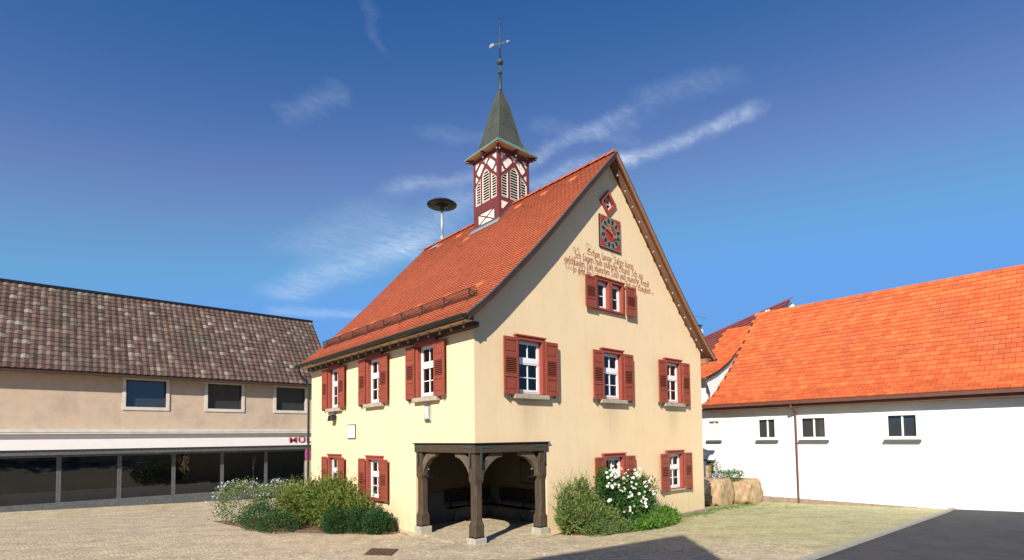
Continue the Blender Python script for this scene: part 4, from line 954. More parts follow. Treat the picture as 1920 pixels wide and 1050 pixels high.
# benches inside
def bench(along, a0, a1, wall):
    lab = 'dark slatted bench against the back wall of the arcade room' if along == 'x' else 'dark slatted bench against the right wall of the arcade room'
    fm = (lambda u, v, z: (u, wall-v, z)) if along == 'x' else (lambda u, v, z: (wall-v, u, z))
    c = (a0+a1)/2; T = thing('bench', fm(c, .3, .5), lab, 'bench', 'benches in the corner arcade')
    mb = MB()
    for k in range(4): mb.fbox(fm, a0, a1, .12+k*.1, .205+k*.1, .90, .935)
    mb.build('seat', M['bench'], T)
    mb = MB()
    for k in range(4): mb.fbox(fm, a0, a1, .05, .08, 1.08+k*.1, 1.165+k*.1)
    mb.build('backrest', M['bench'], T)
    for u in (a0+.2, c, a1-.2):
        mb = MB(); mb.tube([fm(u, .5, .9), fm(u, .12, .9), fm(u, .09, 1.45)], .02, 6); mb.tube([fm(u, .42, .9), fm(u, .15, .46)], .02, 6); mb.build('leg', M['black'], T)
bench('x', 1.78, 3.62, 4.08); bench('y', .9, 3.45, 3.68)

# drain cover
DC = thing('drain_cover', (-2.12, .84, gz(-2.1, .84)), 'rusty square iron drain cover set in the cobbles', 'drain cover')
P = [(-2.62, .73), (-2.02, 1.52), (-1.62, .84), (-2.26, .12)]
P = [(-2.60, .74), (-2.04, 1.46), (-1.64, .86), (-2.22, .14)]
mb = MB(); mb.v = [(x, y, gz(x, y)+dz) for dz in (-.03, .012) for x, y in P]; mb.f = [(0, 1, 2, 3), (4, 5, 6, 7), (0, 1, 5, 4), (1, 2, 6, 5), (2, 3, 7, 6), (3, 0, 4, 7)]
mb.build('plate', M['rust'], DC)
mb = MB()
for i in range(9):
    for j in range(7):
        s, t = (i+.7)/9.4, (j+.7)/7.4
        a = Vector(P[0]).lerp(Vector(P[1]), s); b = Vector(P[3]).lerp(Vector(P[2]), s); q = a.lerp(b, t)
        mb.box(q.x-.018, q.x+.018, q.y-.018, q.y+.018, gz(q.x, q.y)+.0125, gz(q.x, q.y)+.02)
mb.build('tread_studs', M['rust'], DC)

# ------------------------------------------------------------------ plants
def leaf_cloud(name, m, blobs, n, size, parent, seed=1, aspect=1.8, fill=.55, upright=.3, sprigs=None):
    sprigs = n/90 if sprigs is None else sprigs
    q = random.Random(seed); mb = MB(); vol = [b[3]*b[4]*b[5] for b in blobs]; tv = sum(vol)
    for b, vv in zip(blobs, vol):
        for i in range(int(n*vv/tv)):
            while True:
                d = Vector((q.gauss(0, 1), q.gauss(0, 1), q.gauss(0, 1))).normalized()
                r = (fill+(1-fill)*q.random()**.7)*(1+.16*math.sin(d.x*7+d.y*5+b[0]*3)*math.cos(d.z*6+b[1]*4))
                if q.random() < .06: r *= 1.12+.1*q.random()
                p = Vector((b[0]+d.x*b[3]*r, b[1]+d.y*b[4]*r, b[2]+d.z*b[5]*r))
                if p.z > gz(p.x, p.y)+.02: break
            a = (d+Vector((q.uniform(-1, 1), q.uniform(-1, 1), q.uniform(-1, 1)+upright))*.9).normalized()
            s = a.cross(Vector((q.uniform(-1, 1), q.uniform(-1, 1), q.uniform(-1, 1))))
            if s.length < .05: continue
            s.normalize(); l_ = size*q.uniform(.6, 1.3); w_ = l_/aspect/2; nn = a.cross(s)*w_*.35
            mb.add([p, p+a*l_*.45+s*w_+nn, p+a*l_, p+a*l_*.45-s*w_+nn], [(0, 1, 2, 3)])
    for i in range(int(sprigs)):
        b = q.choice(blobs); d = Vector((q.gauss(0, 1), q.gauss(0, 1), abs(q.gauss(0, 1))+.25)).normalized()
        p = Vector((b[0]+d.x*b[3]*.85, b[1]+d.y*b[4]*.85, b[2]+d.z*b[5]*.85)); dr = (d+Vector((0, 0, .7))+Vector((q.gauss(0, .25), q.gauss(0, .25), 0))).normalized(); ln = size*q.uniform(1.8, 4.2)
        for k in range(9):
            o = p+dr*ln*(k/8); a = (dr+Vector((q.gauss(0, .6), q.gauss(0, .6), q.gauss(0, .4)))).normalized(); s = a.cross(Vector((q.gauss(0, 1), q.gauss(0, 1), q.gauss(0, 1)))).normalized(); l_ = size*q.uniform(.5, 1)*(1-.05*k); w_ = l_/aspect/2
            mb.add([o, o+a*l_*.45+s*w_, o+a*l_, o+a*l_*.45-s*w_], [(0, 1, 2, 3)])
    return mb.build(name, m, parent, recalc=False)
def stems(parent, base, tips, r=.014, m='bark'):
    mb = MB()
    for t in tips:
        b = Vector(base)+Vector((random.uniform(-.1, .1), random.uniform(-.1, .1), 0)); t = Vector(t)
        mid = b.lerp(t, .5)+Vector((random.uniform(-.1, .1), random.uniform(-.1, .1), .08)); mb.tube([b, mid, t], [r, r*.7, r*.3], 5)
    return mb.build('stem', M[m], parent)
def shrub(name, label, cat, base, blobs, m, n, size, seed, tips=None, group=None, **k):
    T = thing(name, (base[0], base[1], gz(*base)), label, cat, group)
    leaf_cloud('foliage', M[m], blobs, n, size, T, seed, **k)
    tips = tips or [(b[0]+.3*b[3]*math.cos(i), b[1]+.3*b[4]*math.sin(i), b[2]+.5*b[5]) for b in blobs for i in range(3)]
    stems(T, (base[0], base[1], gz(*base)), tips); return T
# left of the hall
q0 = random.Random(5)
bl = [(-1.0, 6.9, 1.15, .75, 1.0, .72), (-1.1, 5.75, .95, .7, .8, .62), (-1.3, 7.9, .95, .85, 1.0, .66), (-.8, 6.3, 1.35, .5, .6, .5), (-.75, 4.95, .85, .5, .6, .5), (-1.2, 8.8, .95, .8, .8, .55)]
shrub('shrub', 'large loose olive green shrub against the side wall below the lower windows', 'shrub', (-1.0, 6.8), bl, 'leaf_olive', 10500, .14, 11, aspect=2.4, fill=.4, sprigs=260)
for (x, y, z, a, b, c, lab) in ((-.62, 3.98, .66, .42, .40, .42, 'dark green clipped shrub nearest the arcade, small and rounded'), (-.85, 4.62, .68, .45, .45, .42, 'dark green rounded shrub in the middle of the low row beside the wall'), (-1.35, 5.15, .66, .48, .48, .40, 'dark green low shrub at the left end of the row, before the olive shrub')):
    shrub('box_shrub', lab, 'shrub', (x, y), [(x, y, z, a, b, c)], 'leaf_box', 3800, .065, int(x*-100+y*10), aspect=1.9, upright=1.0, sprigs=110, group='dark clipped shrubs beside the side wall')
shrub('low_shrub', 'low dark green ground shrub at the left edge of the bed', 'shrub', (-2.6, 7.0), [(-2.5, 7.0, .5, .6, .8, .4), (-2.7, 8.2, .6, .6, .8, .5)], 'leaf_box', 4500, .06, 9)
T = shrub('blossom_shrub', 'pale blossoming shrub behind the olive shrub, beside the downpipe', 'shrub', (-1.6, 10.6), [(-1.5, 10.2, .9, .8, .8, .75), (-2.6, 10.9, .9, .9, .9, .8)], 'leaf_grey', 5000, .08, 21)
leaf_cloud('blossom', M['petalp'], [(-1.5, 10.2, .95, .82, .82, .77), (-2.6, 10.9, .95, .92, .92, .82)], 800, .06, T, 22, fill=.9, aspect=1.1)
# right of the arcade
shrub('grey_shrub', 'grey green feathery shrub growing against the gable wall beside the arcade', 'shrub', (3.3, -.55),
      [(2.85, -.50, .95, .36, .36, .42), (3.35, -.7, .85, .5, .45, .42), (3.75, -.5, 1.15, .38, .32, .42), (2.75, -.42, 1.32, .2, .2, .3), (2.95, -.4, 1.62, .14, .14, .26), (3.55, -.35, 1.62, .2, .16, .32), (3.95, -.85, .78, .5, .4, .36), (3.2, -.45, 1.2, .3, .3, .3)], 'leaf_grey', 8200, .115, 31, aspect=2.8, fill=.35, upright=.8, sprigs=170)
RB = shrub('rose_bush', 'tall rose bush with clusters of white blooms in front of the lower gable window', 'rose bush', (5.0, -.6),
      [(4.55, -.6, 1.45, .55, .42, .55), (5.3, -.55, 1.45, .6, .42, .52), (5.9, -.5, 1.2, .5, .38, .48), (4.9, -.7, 1.0, .75, .5, .5), (5.7, -.6, .9, .6, .45, .45), (4.45, -.45, 1.85, .3, .26, .35), (6.3, -.55, 1.15, .38, .32, .42), (6.25, -.5, 1.6, .25, .22, .25)], 'leaf_rose', 12000, .085, 41, aspect=1.6, fill=.4)
def rose(parent, P, seed):
    q = random.Random(seed); mb = MB()
    for (x, y, z, s) in P:
        for ring, (rr_, tilt, n) in enumerate(((.2, .9, 4), (.55, .6, 6), (1, .2, 8))):
            for i in range(n):
                a = 2*math.pi*i/n+ring*.4+q.uniform(-.2, .2); d = Vector((math.cos(a), math.sin(a), 0)); o1 = Vector((x, y, z))
                f = Vector((-.6, -.7, .4)).normalized(); e1 = f.cross(Vector((0, 0, 1))).normalized(); e2 = e1.cross(f)
                dd = e1*d.x+e2*d.y; out = (dd*rr_+f*tilt*.6).normalized()*s; tt = (-e1*d.y+e2*d.x)*s*.45
                mb.add([o1, o1+out*.6+tt, o1+out, o1+out*.6-tt], [(0, 1, 2, 3)])
    mb.build('rose_bloom', M['petal'], parent, recalc=False)
q = random.Random(77); PR = []
cl = [(4.25, -.95, 2.05, 7, .16), (4.5, -.9, 2.2, 6, .12), (4.75, -.95, 1.95, 7, .16), (4.1, -.98, 1.8, 3, .1), (5.25, -.92, 1.95, 6, .14), (5.6, -.9, 1.95, 4, .12), (3.95, -1.0, 1.38, 3, .07), (4.9, -1.05, 1.42, 3, .08), (4.75, -1.12, 1.05, 5, .09), (5.5, -1.02, 1.1, 5, .10), (5.65, -.98, 1.3, 3, .08), (5.95, -.9, 1.6, 4, .12), (6.3, -.85, 1.35, 4, .09), (6.15, -.85, 1.75, 3, .1), (4.6, -1.0, 1.65, 4, .13), (5.2, -.98, 1.6, 3, .12)]
for (x, y, z, n, sp) in cl:
    for i in range(int(n*1.9)): PR.append((x+q.gauss(0, sp), y+q.gauss(0, .05), z+q.gauss(0, sp*.7), q.choice((.022, .03, .036, .045))*q.uniform(.85, 1.15)))
rose(RB, PR, 5)
stems(RB, (5.5, -.5, .5), [(6.5, -.7, 1.75), (6.75, -.65, 1.55), (6.6, -.6, 1.35), (5.9, -.5, 2.05), (6.3, -.6, 1.95)], .01)
leaf_cloud('foliage', M['leaf_rose'], [(6.45, -.65, 1.5, .35, .25, .35), (6.1, -.55, 1.85, .25, .2, .2)], 420, .075, RB, 44, fill=.2)
GC = leaf_cloud('ground_cover', M['leaf_bright'], [(4.9, -1.15, .5, .9, .35, .22), (6.0, -1.1, .48, 1.0, .4, .27), (6.9, -.75, .5, .8, .45, .36), (5.4, -1.35, .48, .8, .25, .17)], 8500, .085, None, 51, aspect=1.6, fill=.3)
tag(GC, 'bright green leafy ground cover spreading along the foot of the rose bush', 'plants', kind='stuff')
CT = shrub('catmint', 'low blue flowering plant spilling over the cobbles beside the arcade', 'plant', (3.7, -1.15), [(3.5, -1.1, .6, .6, .3, .25), (4.2, -1.2, .58, .45, .28, .215)], 'leaf_grey', 3000, .06, 61, aspect=2.5)
leaf_cloud('blossom', M['signblue'] if False else mat('blue_petals', (.16, .18, .42), .7), [(3.6, -1.1, .62, .6, .3, .27), (4.2, -1.2, .6, .45, .28, .28)], 130, .028, CT, 62, fill=.85, aspect=1.3)
# litter and grass tufts
mb = MB(); q = random.Random(8)
for i in range(1500):
    if i < 1000: x = -q.uniform(.3, 3.1); y = 3.2+(-x)*1.6+q.gauss(0, .35)
    else: x = q.uniform(2.9, 8.5); y = -1.35-.2*math.sin(x)+abs(x-5.5)*.25+q.gauss(0, .16)
    if x > -.02 and y > -.02: continue
    z = gz(x, y)+.02+q.uniform(0, .04); a = q.uniform(0, 6.3); s = q.uniform(.015, .04); c_, s_ = math.cos(a)*s, math.sin(a)*s
    mb.add([(x, y, z), (x+c_, y+s_, z+.012), (x+c_-s_, y+s_+c_, z+.004), (x-s_, y+c_, z+.014)], [(0, 1, 2, 3)])
tag(mb.build('leaf_litter', M['litter'], recalc=False), 'dry brown leaves scattered along the edges of the planting beds', 'leaves', kind='stuff')
mb = MB()
def tuft(x, y, h, n=10):
    for i in range(n):
        a = q.uniform(0, 6.3); b = Vector((x+q.gauss(0, .04), y+q.gauss(0, .04), gz(x, y))); d = Vector((math.cos(a)*.5, math.sin(a)*.5, 1)).normalized()*h*q.uniform(.5, 1); s = Vector((-math.sin(a), math.cos(a), 0))*.006
        mb.add([b-s, b+s, b+d], [(0, 1, 2)])
for i in range(420):
    x = q.uniform(8.2, 15.5); y = q.gauss(-.25 if x < 11 else .3, .28)
    if x < 11.1 and y > -.1: y = -.12-abs(q.gauss(0, .1))
    tuft(x, y, q.uniform(.03, .08))
for i in range(260): tuft(q.uniform(11.2, 16.5), q.uniform(-2.2, .8), q.uniform(.02, .05), 6)
tag(mb.build('grass', M['leaf_bright'], recalc=False), 'thin grass growing between the cobbles past the far corner of the hall', 'grass', kind='stuff')

# ------------------------------------------------------------------ neighbours
def slope_tiles(mb, p00, p10, p01, rows, cols, lift=.03, wave=0, jag=.0):
    """tiles on the parallelogram p00 (eave left) p10 (eave right) p01 (ridge left)"""
    A, B, C_ = Vector(p00), Vector(p10), Vector(p01); U = (B-A)/cols; Vv = (C_-A)/rows; n = U.cross(Vv).normalized()
    if n.z < 0: n = -n
    for r_ in range(rows):
        for c_ in range(cols):
            o = A+U*(c_+(.5 if (r_ % 2 and not wave) else 0))+Vv*r_; 
            if c_ == cols-1 and r_ % 2 and not wave: u1 = U*.5
            else: u1 = U*.97
            l1 = n*(lift+random.uniform(0, jag)); e = -Vv*.12
            if wave:
                P = []
                for t_, hh in ((0, 0), (.25, .5), (.5, 1), (.75, .5), (1, 0)):
                    P.append((o+u1*t_+e+l1+n*wave*hh, o+u1*t_+Vv+n*wave*hh))
                V = [x for pr in P for x in pr]+[o+e-n*.01, o+u1+e-n*.01]
                mb.add(V, [(2*i, 2*i+2, 2*i+3, 2*i+1) for i in range(4)]+[(10, 11, 8, 6, 4, 2, 0)])
            else: mb.add([o+e+l1, o+u1+e+l1, o+u1+Vv, o+Vv, o+e, o+u1+e], [(0, 1, 2, 3), (4, 5, 1, 0)])
# left: beige shop house
LH = thing('shop_house', (-3, 28, -.2), 'beige shop house with brown pantile roof and a white sign band behind the hall', 'building')
XR = 6.2
mb = MB(); 
plate(mb, rect(-16, XR-.35, -1, 6.9), [rect(2.55, 4.33, 5.05, 6.5), rect(-1.2, .6, 5.05, 6.5), rect(-5, -3.2, 5.05, 6.5), rect(-15, 4.35, -.9, 2.7)], lambda u, v, z: (u, 24-v, z), -.3, 0)
mb.prism([(24.001, -1), (32, -1), (32, 6.9), (28, 11.5), (24.001, 6.9)], lambda u, v, z: (v, u, z), XR-.65, XR-.351)
mb.box(-16, XR-.7, 31.7, 32, -1, 6.9)
mb.build('wall', M['nbeige'], LH)
mb = MB(); mb.box(-15.9, XR-.66, 26, 26.1, -1, 6.8); mb.box(-15.9, XR-.66, 24.31, 26, 2.75, 2.85); mb.build('interior', M['dark'], LH)
mb = MB(); slope_tiles(mb, (-16.3, 23.5, 6.75), (XR, 23.5, 6.75), (-16.3, 28, 11.75), 19, 75, .03, .045, .02); slope_tiles(mb, (XR, 32.5, 6.75), (-16.3, 32.5, 6.75), (XR, 28, 11.75), 19, 75, .03, .045, .02)
rf = mb.build('roof', M['pantile'], LH, recalc=False)
mb = MB()
for y0, y1 in ((23.5, 28), (32.5, 28)): mb.prism([(y0, 6.55), (y1, 11.55), (y1, 11.72), (y0, 6.72)], lambda u, v, z: (v, u, z), -16.3, XR-.02)
mb.build('roof_underlay', M['rafter'], rf, split=True)
mb = MB(); mb.box(-16.3, XR+.02, 27.9, 28.1, 11.72, 11.88); mb.build('ridge_cap', M['black'], rf)
mb = MB(); mb.box(-16.3, XR, 23.36, 23.5, 6.55, 6.68); mb.build('gutter', M['rafter'], LH)
for u0 in (2.55, -1.2, -5):
    mb = MB(); fm = lambda u, v, z: (u, 24-v, z); plate(mb, rect(u0-.16, u0+1.94, 4.88, 6.66), [rect(u0, u0+1.78, 5.05, 6.5)], fm, .001, .05); wd_ = mb.build('window', M['npale'], LH)
    mb = MB(); mb.fbox(fm, u0, u0+1.78, -.2, -.19, 5.05, 6.5); mb.build('glass_pane', M['carglass'], wd_)
    mb = MB(); mb.fbox(fm, u0, u0+.06, -.18, -.12, 5.05, 6.5); mb.fbox(fm, u0+1.72, u0+1.78, -.18, -.12, 5.05, 6.5); mb.fbox(fm, u0+.06, u0+1.72, -.18, -.12, 6.44, 6.5); mb.build('window_frame', M['rafter'], wd_)
mb = MB(); mb.box(-15.8, 5.6, 23.3, 23.99, 2.86, 3.58); sb = mb.build('shop_sign', M['shop'], LH)
mb = MB(); mb.box(-15.9, 5.7, 23.1, 23.99, 3.6, 3.68); mb.box(-15.9, 5.7, 23.2, 23.99, 3.70, 3.86); mb.build('awning_box', M['npale'], LH, split=True)
mb = MB(); mb.box(-15.8, 5.5, 23.4, 23.9, 2.6, 2.85); mb.build('shutter_box', M['sheet'], LH)
cu = bpy.data.curves.new('txt', 'FONT'); cu.body = 'MÜL'; cu.size = .62; cu.extrude = .015; cu.space_character = 1.12; cu.offset = .012
ob = bpy.data.objects.new('txt', cu); me = bpy.data.meshes.new_from_object(ob); mb = MB()
mb.add([(3.10+v.co.x*1.05, 23.28-v.co.z, 3.03+v.co.y*.72) for v in me.vertices], [tuple(p.vertices) for p in me.polygons]); mb.build('sign_lettering', M['shopred'], sb)
bpy.data.objects.remove(ob)
for k in range(8):
    u0 = -14.8+k*2.4; mb = MB(); mb.box(u0, u0+.09, 24.05, 24.13, -.3, 2.6); mb.box(u0+2.31, u0+2.39, 24.05, 24.13, -.3, 2.6); mb.box(u0+.09, u0+2.31, 24.05, 24.13, 2.48, 2.6); mb.box(u0+.09, u0+2.31, 24.05, 24.13, -.3, .25)
    sf = mb.build('shop_window', M['sheet'], LH); mb = MB(); mb.box(u0+.09, u0+2.31, 24.085, 24.095, .25, 2.48); mb.build('glass_pane', M['glass'], sf)
mb = MB(); mb.box(-15, 4.4, 24.7, 24.9, -.2, .75); mb.build('shop_counter', M['npale'], LH)
# no-stopping sign
NS = thing('road_sign', (2.72, 18.83, gz(2.7, 18.8)), 'round no-stopping sign, blue with a red rim, on a white pole beside the downpipe', 'road sign')
mb = MB(); mb.tube([(2.72, 18.83, -.5), (2.72, 18.83, 2.7)], .045, 10); mb.build('pole', M['white'], NS)
fd = Vector((-.99, -.12, 0)).normalized(); sd2 = Vector((-fd.y, fd.x, 0)); c0_ = Vector((2.72, 18.83, 2.4))+fd*.06
def disc(r, d, m_, nm):
    mb = MB(); n = 28; V = [tuple(c0_+fd*(d+e)+sd2*r*math.cos(2*math.pi*i/n)+Vector((0, 0, 1))*r*math.sin(2*math.pi*i/n)) for e in (0, .006) for i in range(n)]
    mb.add(V, [tuple(range(n)), tuple(range(n, 2*n))]+[(i, (i+1) % n, n+(i+1) % n, n+i) for i in range(n)]); mb.build(nm, m_, NS)
disc(.32, 0, M['signred'], 'rim'); disc(.25, .007, M['signblue'], 'blue_disc')
mb = MB()
for sgn in (-1, 1):
    a = c0_+fd*(.015+.001*sgn)+(sd2+Vector((0, 0, sgn)))*.175; b = c0_+fd*(.015+.001*sgn)-(sd2+Vector((0, 0, sgn)))*.175; nn = (sd2*sgn-Vector((0, 0, 1))).normalized()*.028
    if sgn < 0: nn = (sd2+Vector((0, 0, 1))).normalized()*.028
    mb.add([a+nn, b+nn, b-nn, a-nn], [(0, 1, 2, 3)])
mb.build('red_cross', M['signred'], NS, recalc=False)

# right: white house with orange roofs
RH = thing('white_house', (19, 3, 0), 'white rendered house with stepped orange tiled roofs to the right of the hall', 'building')
FX = lambda u, v, z: (17-v, u, z)
mb = MB(); plate(mb, rect(-9, 5.4, -.5, 4.7), [rect(2.42, 3.02, 2.98, 3.9), rect(2.80, 3.6, -.2, 1.85), rect(-2.4, -1.4, 2.98, 3.9), rect(-5.6, -4.6, 2.98, 3.9), rect(-.3, .5, 2.98, 3.9)], FX, -.3, 0)
mb.prism([(17.3, -.5), (24, -.5), (24, 10.6), (21.5, 8.5), (19.5, 6.55), (17.3, 4.9)], lambda u, v, z: (u, v, z), 2.7, 2.95)
mb.prism([(17, -.5), (24, -.5), (24, 11.0), (21.5, 8.5), (19.5, 6.55), (17, 4.7)], lambda u, v, z: (u, v, z), -9.2, -9)
W1_ = mb.build('wall', M['nwhite'], RH)
def bell_roof(P, y0, y1, name, cols, base):
    mb = MB(); ub = MB()
    for (a, za), (b, zb) in zip(P, P[1:]):
        r_ = max(1, round(math.hypot(b-a, zb-za)/.32)); slope_tiles(mb, (a, y1, za), (a, y0, za), (b, y1, zb), r_, cols, .03, 0, .01)
    o = mb.build(name, M['orange'], RH, recalc=False)
    ub.prism([(x, z-.01) for x, z in P]+[(x, z-.16) for x, z in reversed(P)], lambda u, v, z: (u, v, z), y0+.03, y1-.03); ub.build('roof_underlay', M['rafter'], o)
LP = [(16.5, 4.68), (17.65, 5.23), (18.5, 5.90), (19.5, 6.75), (21.5, 8.7), (23, 10.3)]
bell_roof(LP, -9.3, 3.1, 'lower_roof', 38, 0)
mb = MB(); mb.box(16.34, 16.49, -9.3, 3.15, 4.50, 4.64); mb.box(16.5, 16.98, -9.3, 3.1, 4.36, 4.48); mb.build('gutter', M['copperpipe'], RH)
for y0, y1, dk in ((2.42, 3.02, 0), (-2.4, -1.4, 0), (-5.6, -4.6, 0), (-.3, .5, 0)):
    mb = MB(); plate(mb, rect(y0-.09, y1+.09, 2.92, 3.98), [rect(y0+.05, y1-.05, 3.04, 3.86)], FX, .001, .03); w_ = mb.build('window', M['white'], RH)
    mb = MB(); mb.fbox(FX, y0, y1, -.13, -.12, 2.98, 3.9); mb.build('glass_pane', M['curtain'] if y0 > 0 else M['carglass'], w_)
    mb = MB(); mb.fbox(FX, (y0+y1)/2-.03, (y0+y1)/2+.03, -.11, -.05, 3.0, 3.9); mb.build('window_frame', M['white'], w_)
    mb = MB(); mb.fbox(FX, y0-.1, y1+.1, .001, .16, 2.82, 2.9); mb.build('window_sill', M['sheet'], w_)
mb = MB(); mb.tube([(16.42, -1.2, 4.5), (16.42, -1.2, 4.35), (16.9, -1.2, 4.1), (16.93, -1.2, -.1)], .045, 8); mb.build('downpipe', M['copperpipe'], RH)
mb = MB(); mb.fbox(FX, -9, 2.75, .002, .05, -.5, .32); mb.build('wall_base', M['plinth'], RH)
mb = MB(); mb.fbox(FX, 2.8, 3.6, -.8, -.75, -.2, 1.85); dr = mb.build('shed_door', M['dark'], RH)
mb = MB(); mb.fbox(FX, 3.05, 3.35, -.25, -.2, -.2, 1.72); mb.add([FX(u, v, z) for u, v, z in ((2.85, -.1, .1), (3.1, -.12, .1), (2.95, -.1, 1.1), (2.85, -.1, .9))], [(0, 1, 2, 3)]); mb.build('door_leaf', M['stone'], dr)
mb = MB(); mb.fbox(FX, 2.7, 3.7, -.05, .12, 1.86, 1.93); mb.build('door_canopy', M['sheet'], dr)
# upper wing
mb = MB(); mb.prism([(19.6, 3), (25, 3), (25, 9.9), (23.2, 8.3), (21.8, 7.3), (20.5, 6.68), (19.6, 6.35)], lambda u, v, z: (u, v, z), 4.4, 4.6)
plate(mb, rect(4.6, 6.0, 3, 6.35), [rect(4.85, 5.35, 5.3, 6.1)], lambda u, v, z: (19.6-v, u, z), -.2, 0); mb.build('upper_wall', M['nwhite'], RH)
bell_roof([(19.2, 6.38), (20.5, 6.80), (21.8, 7.43), (23.2, 8.4), (25.2, 10.1)], 4.25, 6.1, 'upper_roof', 7, 0)
mb = MB(); mb.box(19.02, 19.18, 4.2, 6.1, 6.22, 6.35); mb.tube([(19.1, 4.2, 6.2), (19.1, 4.2, 5.95), (19.45, 4.25, 5.5), (19.5, 4.3, 4.2)], .05, 8); mb.build('downpipe', M['copperpipe'], RH)
mb = MB(); FX2 = lambda u, v, z: (19.6-v, u, z); plate(mb, rect(4.8, 5.4, 5.25, 6.15), [rect(4.87, 5.33, 5.32, 6.08)], FX2, .001, .03); w_ = mb.build('window', M['white'], RH)
mb = MB(); mb.fbox(FX2, 4.85, 5.35, -.1, -.09, 5.3, 6.1); mb.build('glass_pane', M['carglass'], w_)
# far dark red roof with chimney and aerial
e1 = Vector((-2.99, -3.93, 0)).normalized(); A_ = Vector((36.05, 13.76, 12.0))
nrm = Vector((-e1.y, e1.x, 0)); nrm = nrm if nrm.x < 0 else -nrm
DR = thing('far_house', tuple(A_-Vector((0, 0, 12))), 'distant house with a dark red tiled roof rising behind the orange roofs', 'building')
p_e0 = A_-e1*7+nrm*5-Vector((0, 0, 5)); p_e1 = A_+e1*14+nrm*5-Vector((0, 0, 5)); p_r0 = A_-e1*7
mb = MB(); slope_tiles(mb, tuple(p_e0), tuple(p_e1), tuple(p_r0), 18, 60, .05, 0, .0); mb.build('roof', M['darkred'], DR, recalc=False)
mb = MB()
q1, q2 = A_-e1*6.5, A_+e1*13.5
for s_, t_ in ((nrm*4.6, -nrm*4.6),):
    V = []
    for p in (q1, q2): V += [tuple(Vector((p.x, p.y, 0))+s_), tuple(Vector((p.x, p.y, 0))+t_), tuple(Vector((p.x, p.y, 7.2))+t_), tuple(Vector((p.x, p.y, 11.8))), tuple(Vector((p.x, p.y, 7.2))+s_)]
    mb.add(V, [(0, 1, 2, 3, 4), (5, 6, 7, 8, 9), (0, 1, 6, 5), (1, 2, 7, 6), (2, 3, 8, 7), (3, 4, 9, 8), (4, 0, 5, 9)])
mb.build('wall', M['nwhite'], DR)
cp = Vector((32.0, 12.1, 0)); cb = Vector((32.25, 12.05, 0))
mb = MB(); mb.box(cb.x-.3, cb.x+.3, cb.y-.3, cb.y+.3, 6, 11.95); ch = mb.build('chimney', M['nwhite'], DR)
mb = MB(); mb.box(cb.x-.22, cb.x+.22, cb.y-.22, cb.y+.22, 11.96, 12.25); mb.box(cb.x-.3, cb.x+.3, cb.y-.3, cb.y+.3, 12.26, 12.32); mb.build('chimney_cowl', M['sheet'], ch)
AE = thing('tv_aerial', (31.4, 12.0, 11), 'thin television aerial beside the white chimney behind the verge', 'aerial')
mb = MB(); ap = Vector((31.35, 12.15, 0)); mb.tube([(ap.x, ap.y, 9), (ap.x, ap.y, 13.2)], .025, 6); mb.build('mast', M['sheet'], AE)
mb = MB(); r_ = Vector((.75, -.66, -.28)).normalized(); c0_ = Vector((ap.x, ap.y, 13.1)); mb.tube([c0_-r_*.8, c0_+r_*1.4], .018, 5)
for k in range(6):
    o = c0_+r_*(-.75+k*.4); s_ = Vector((.5, .5, .2))*.35; mb.tube([o-s_, o+s_], .012, 4)
mb.build('antenna_boom', M['sheet'], AE)

# parked car: only its rear corner shows past the hall
CAR = thing('parked_car', (12.35, 3.0, .15), 'black parked car tucked beside the right wall of the hall, rear corner showing', 'car')
def loft(secs, m_, nm, parent, smooth=True):
    mb = MB(); n = len(secs[0]); V = [p for s in secs for p in s]
    mb.add(V, [(i*n+k, i*n+(k+1) % n, (i+1)*n+(k+1) % n, (i+1)*n+k) for i in range(len(secs)-1) for k in range(n)]+[tuple(range(n)), tuple(range((len(secs)-1)*n, len(secs)*n))])
    o = mb.build(nm, m_, parent, smooth=smooth); return o
def csec(y, hw, z0, zb, zt, rd=.12):
    c = 12.46; g_ = .14
    return [(c-hw+rd, y, z0+g_), (c+hw-rd, y, z0+g_), (c+hw, y, z0+g_+.15), (c+hw+.01, y, (z0+zb)/2+g_+.1), (c+hw-.02, y, zb+g_-.05), (c+hw-.10, y, zt+g_), (c-hw+.10, y, zt+g_), (c-hw+.02, y, zb+g_-.05), (c-hw-.01, y, (z0+zb)/2+g_+.1), (c-hw, y, z0+g_+.15)]
loft([csec(.93, .76, .3, .92, 1.02), csec(1.0, .84, .22, 1.0, 1.10), csec(1.4, .88, .2, 1.02, 1.14), (csec(2.2, .89, .18, .98, 1.10)), csec(3.8, .89, .18, .95, 1.0), csec(5.0, .86, .2, .8, .86), csec(5.35, .7, .3, .6, .7)], M['carblack'], 'body', CAR)
def cab(y, hb, ht, zb, zt): c = 12.46; g_ = .14; return [(c-hb, y, zb+g_), (c+hb, y, zb+g_), (c+ht, y+.0, zt+g_), (c-ht, y, zt+g_)]
loft([cab(1.15, .80, .74, 1.10, 1.16), cab(1.75, .81, .60, 1.08, 1.46), cab(3.0, .82, .62, 1.04, 1.48), cab(4.0, .8, .74, .98, 1.06)], M['carglass'], 'cabin_glass', CAR, False)
loft([cab(1.7, .62, .58, 1.45, 1.475), cab(2.4, .64, .6, 1.47, 1.50), cab(3.1, .63, .59, 1.46, 1.485)], M['carblack'], 'roof_panel', CAR)
for sx in (-1, 1):
    mb = MB(); x = 12.46+sx*.72; mb.box(x-.10, x+.10, .915, 1.05, 1.04, 1.14); mb.build('tail_light', M['lamp_red'], CAR, bevel=.03)
mb = MB(); mb.box(11.68, 13.24, .86, 1.02, .42, .62); mb.build('bumper', M['carblack'], CAR, bevel=.04)
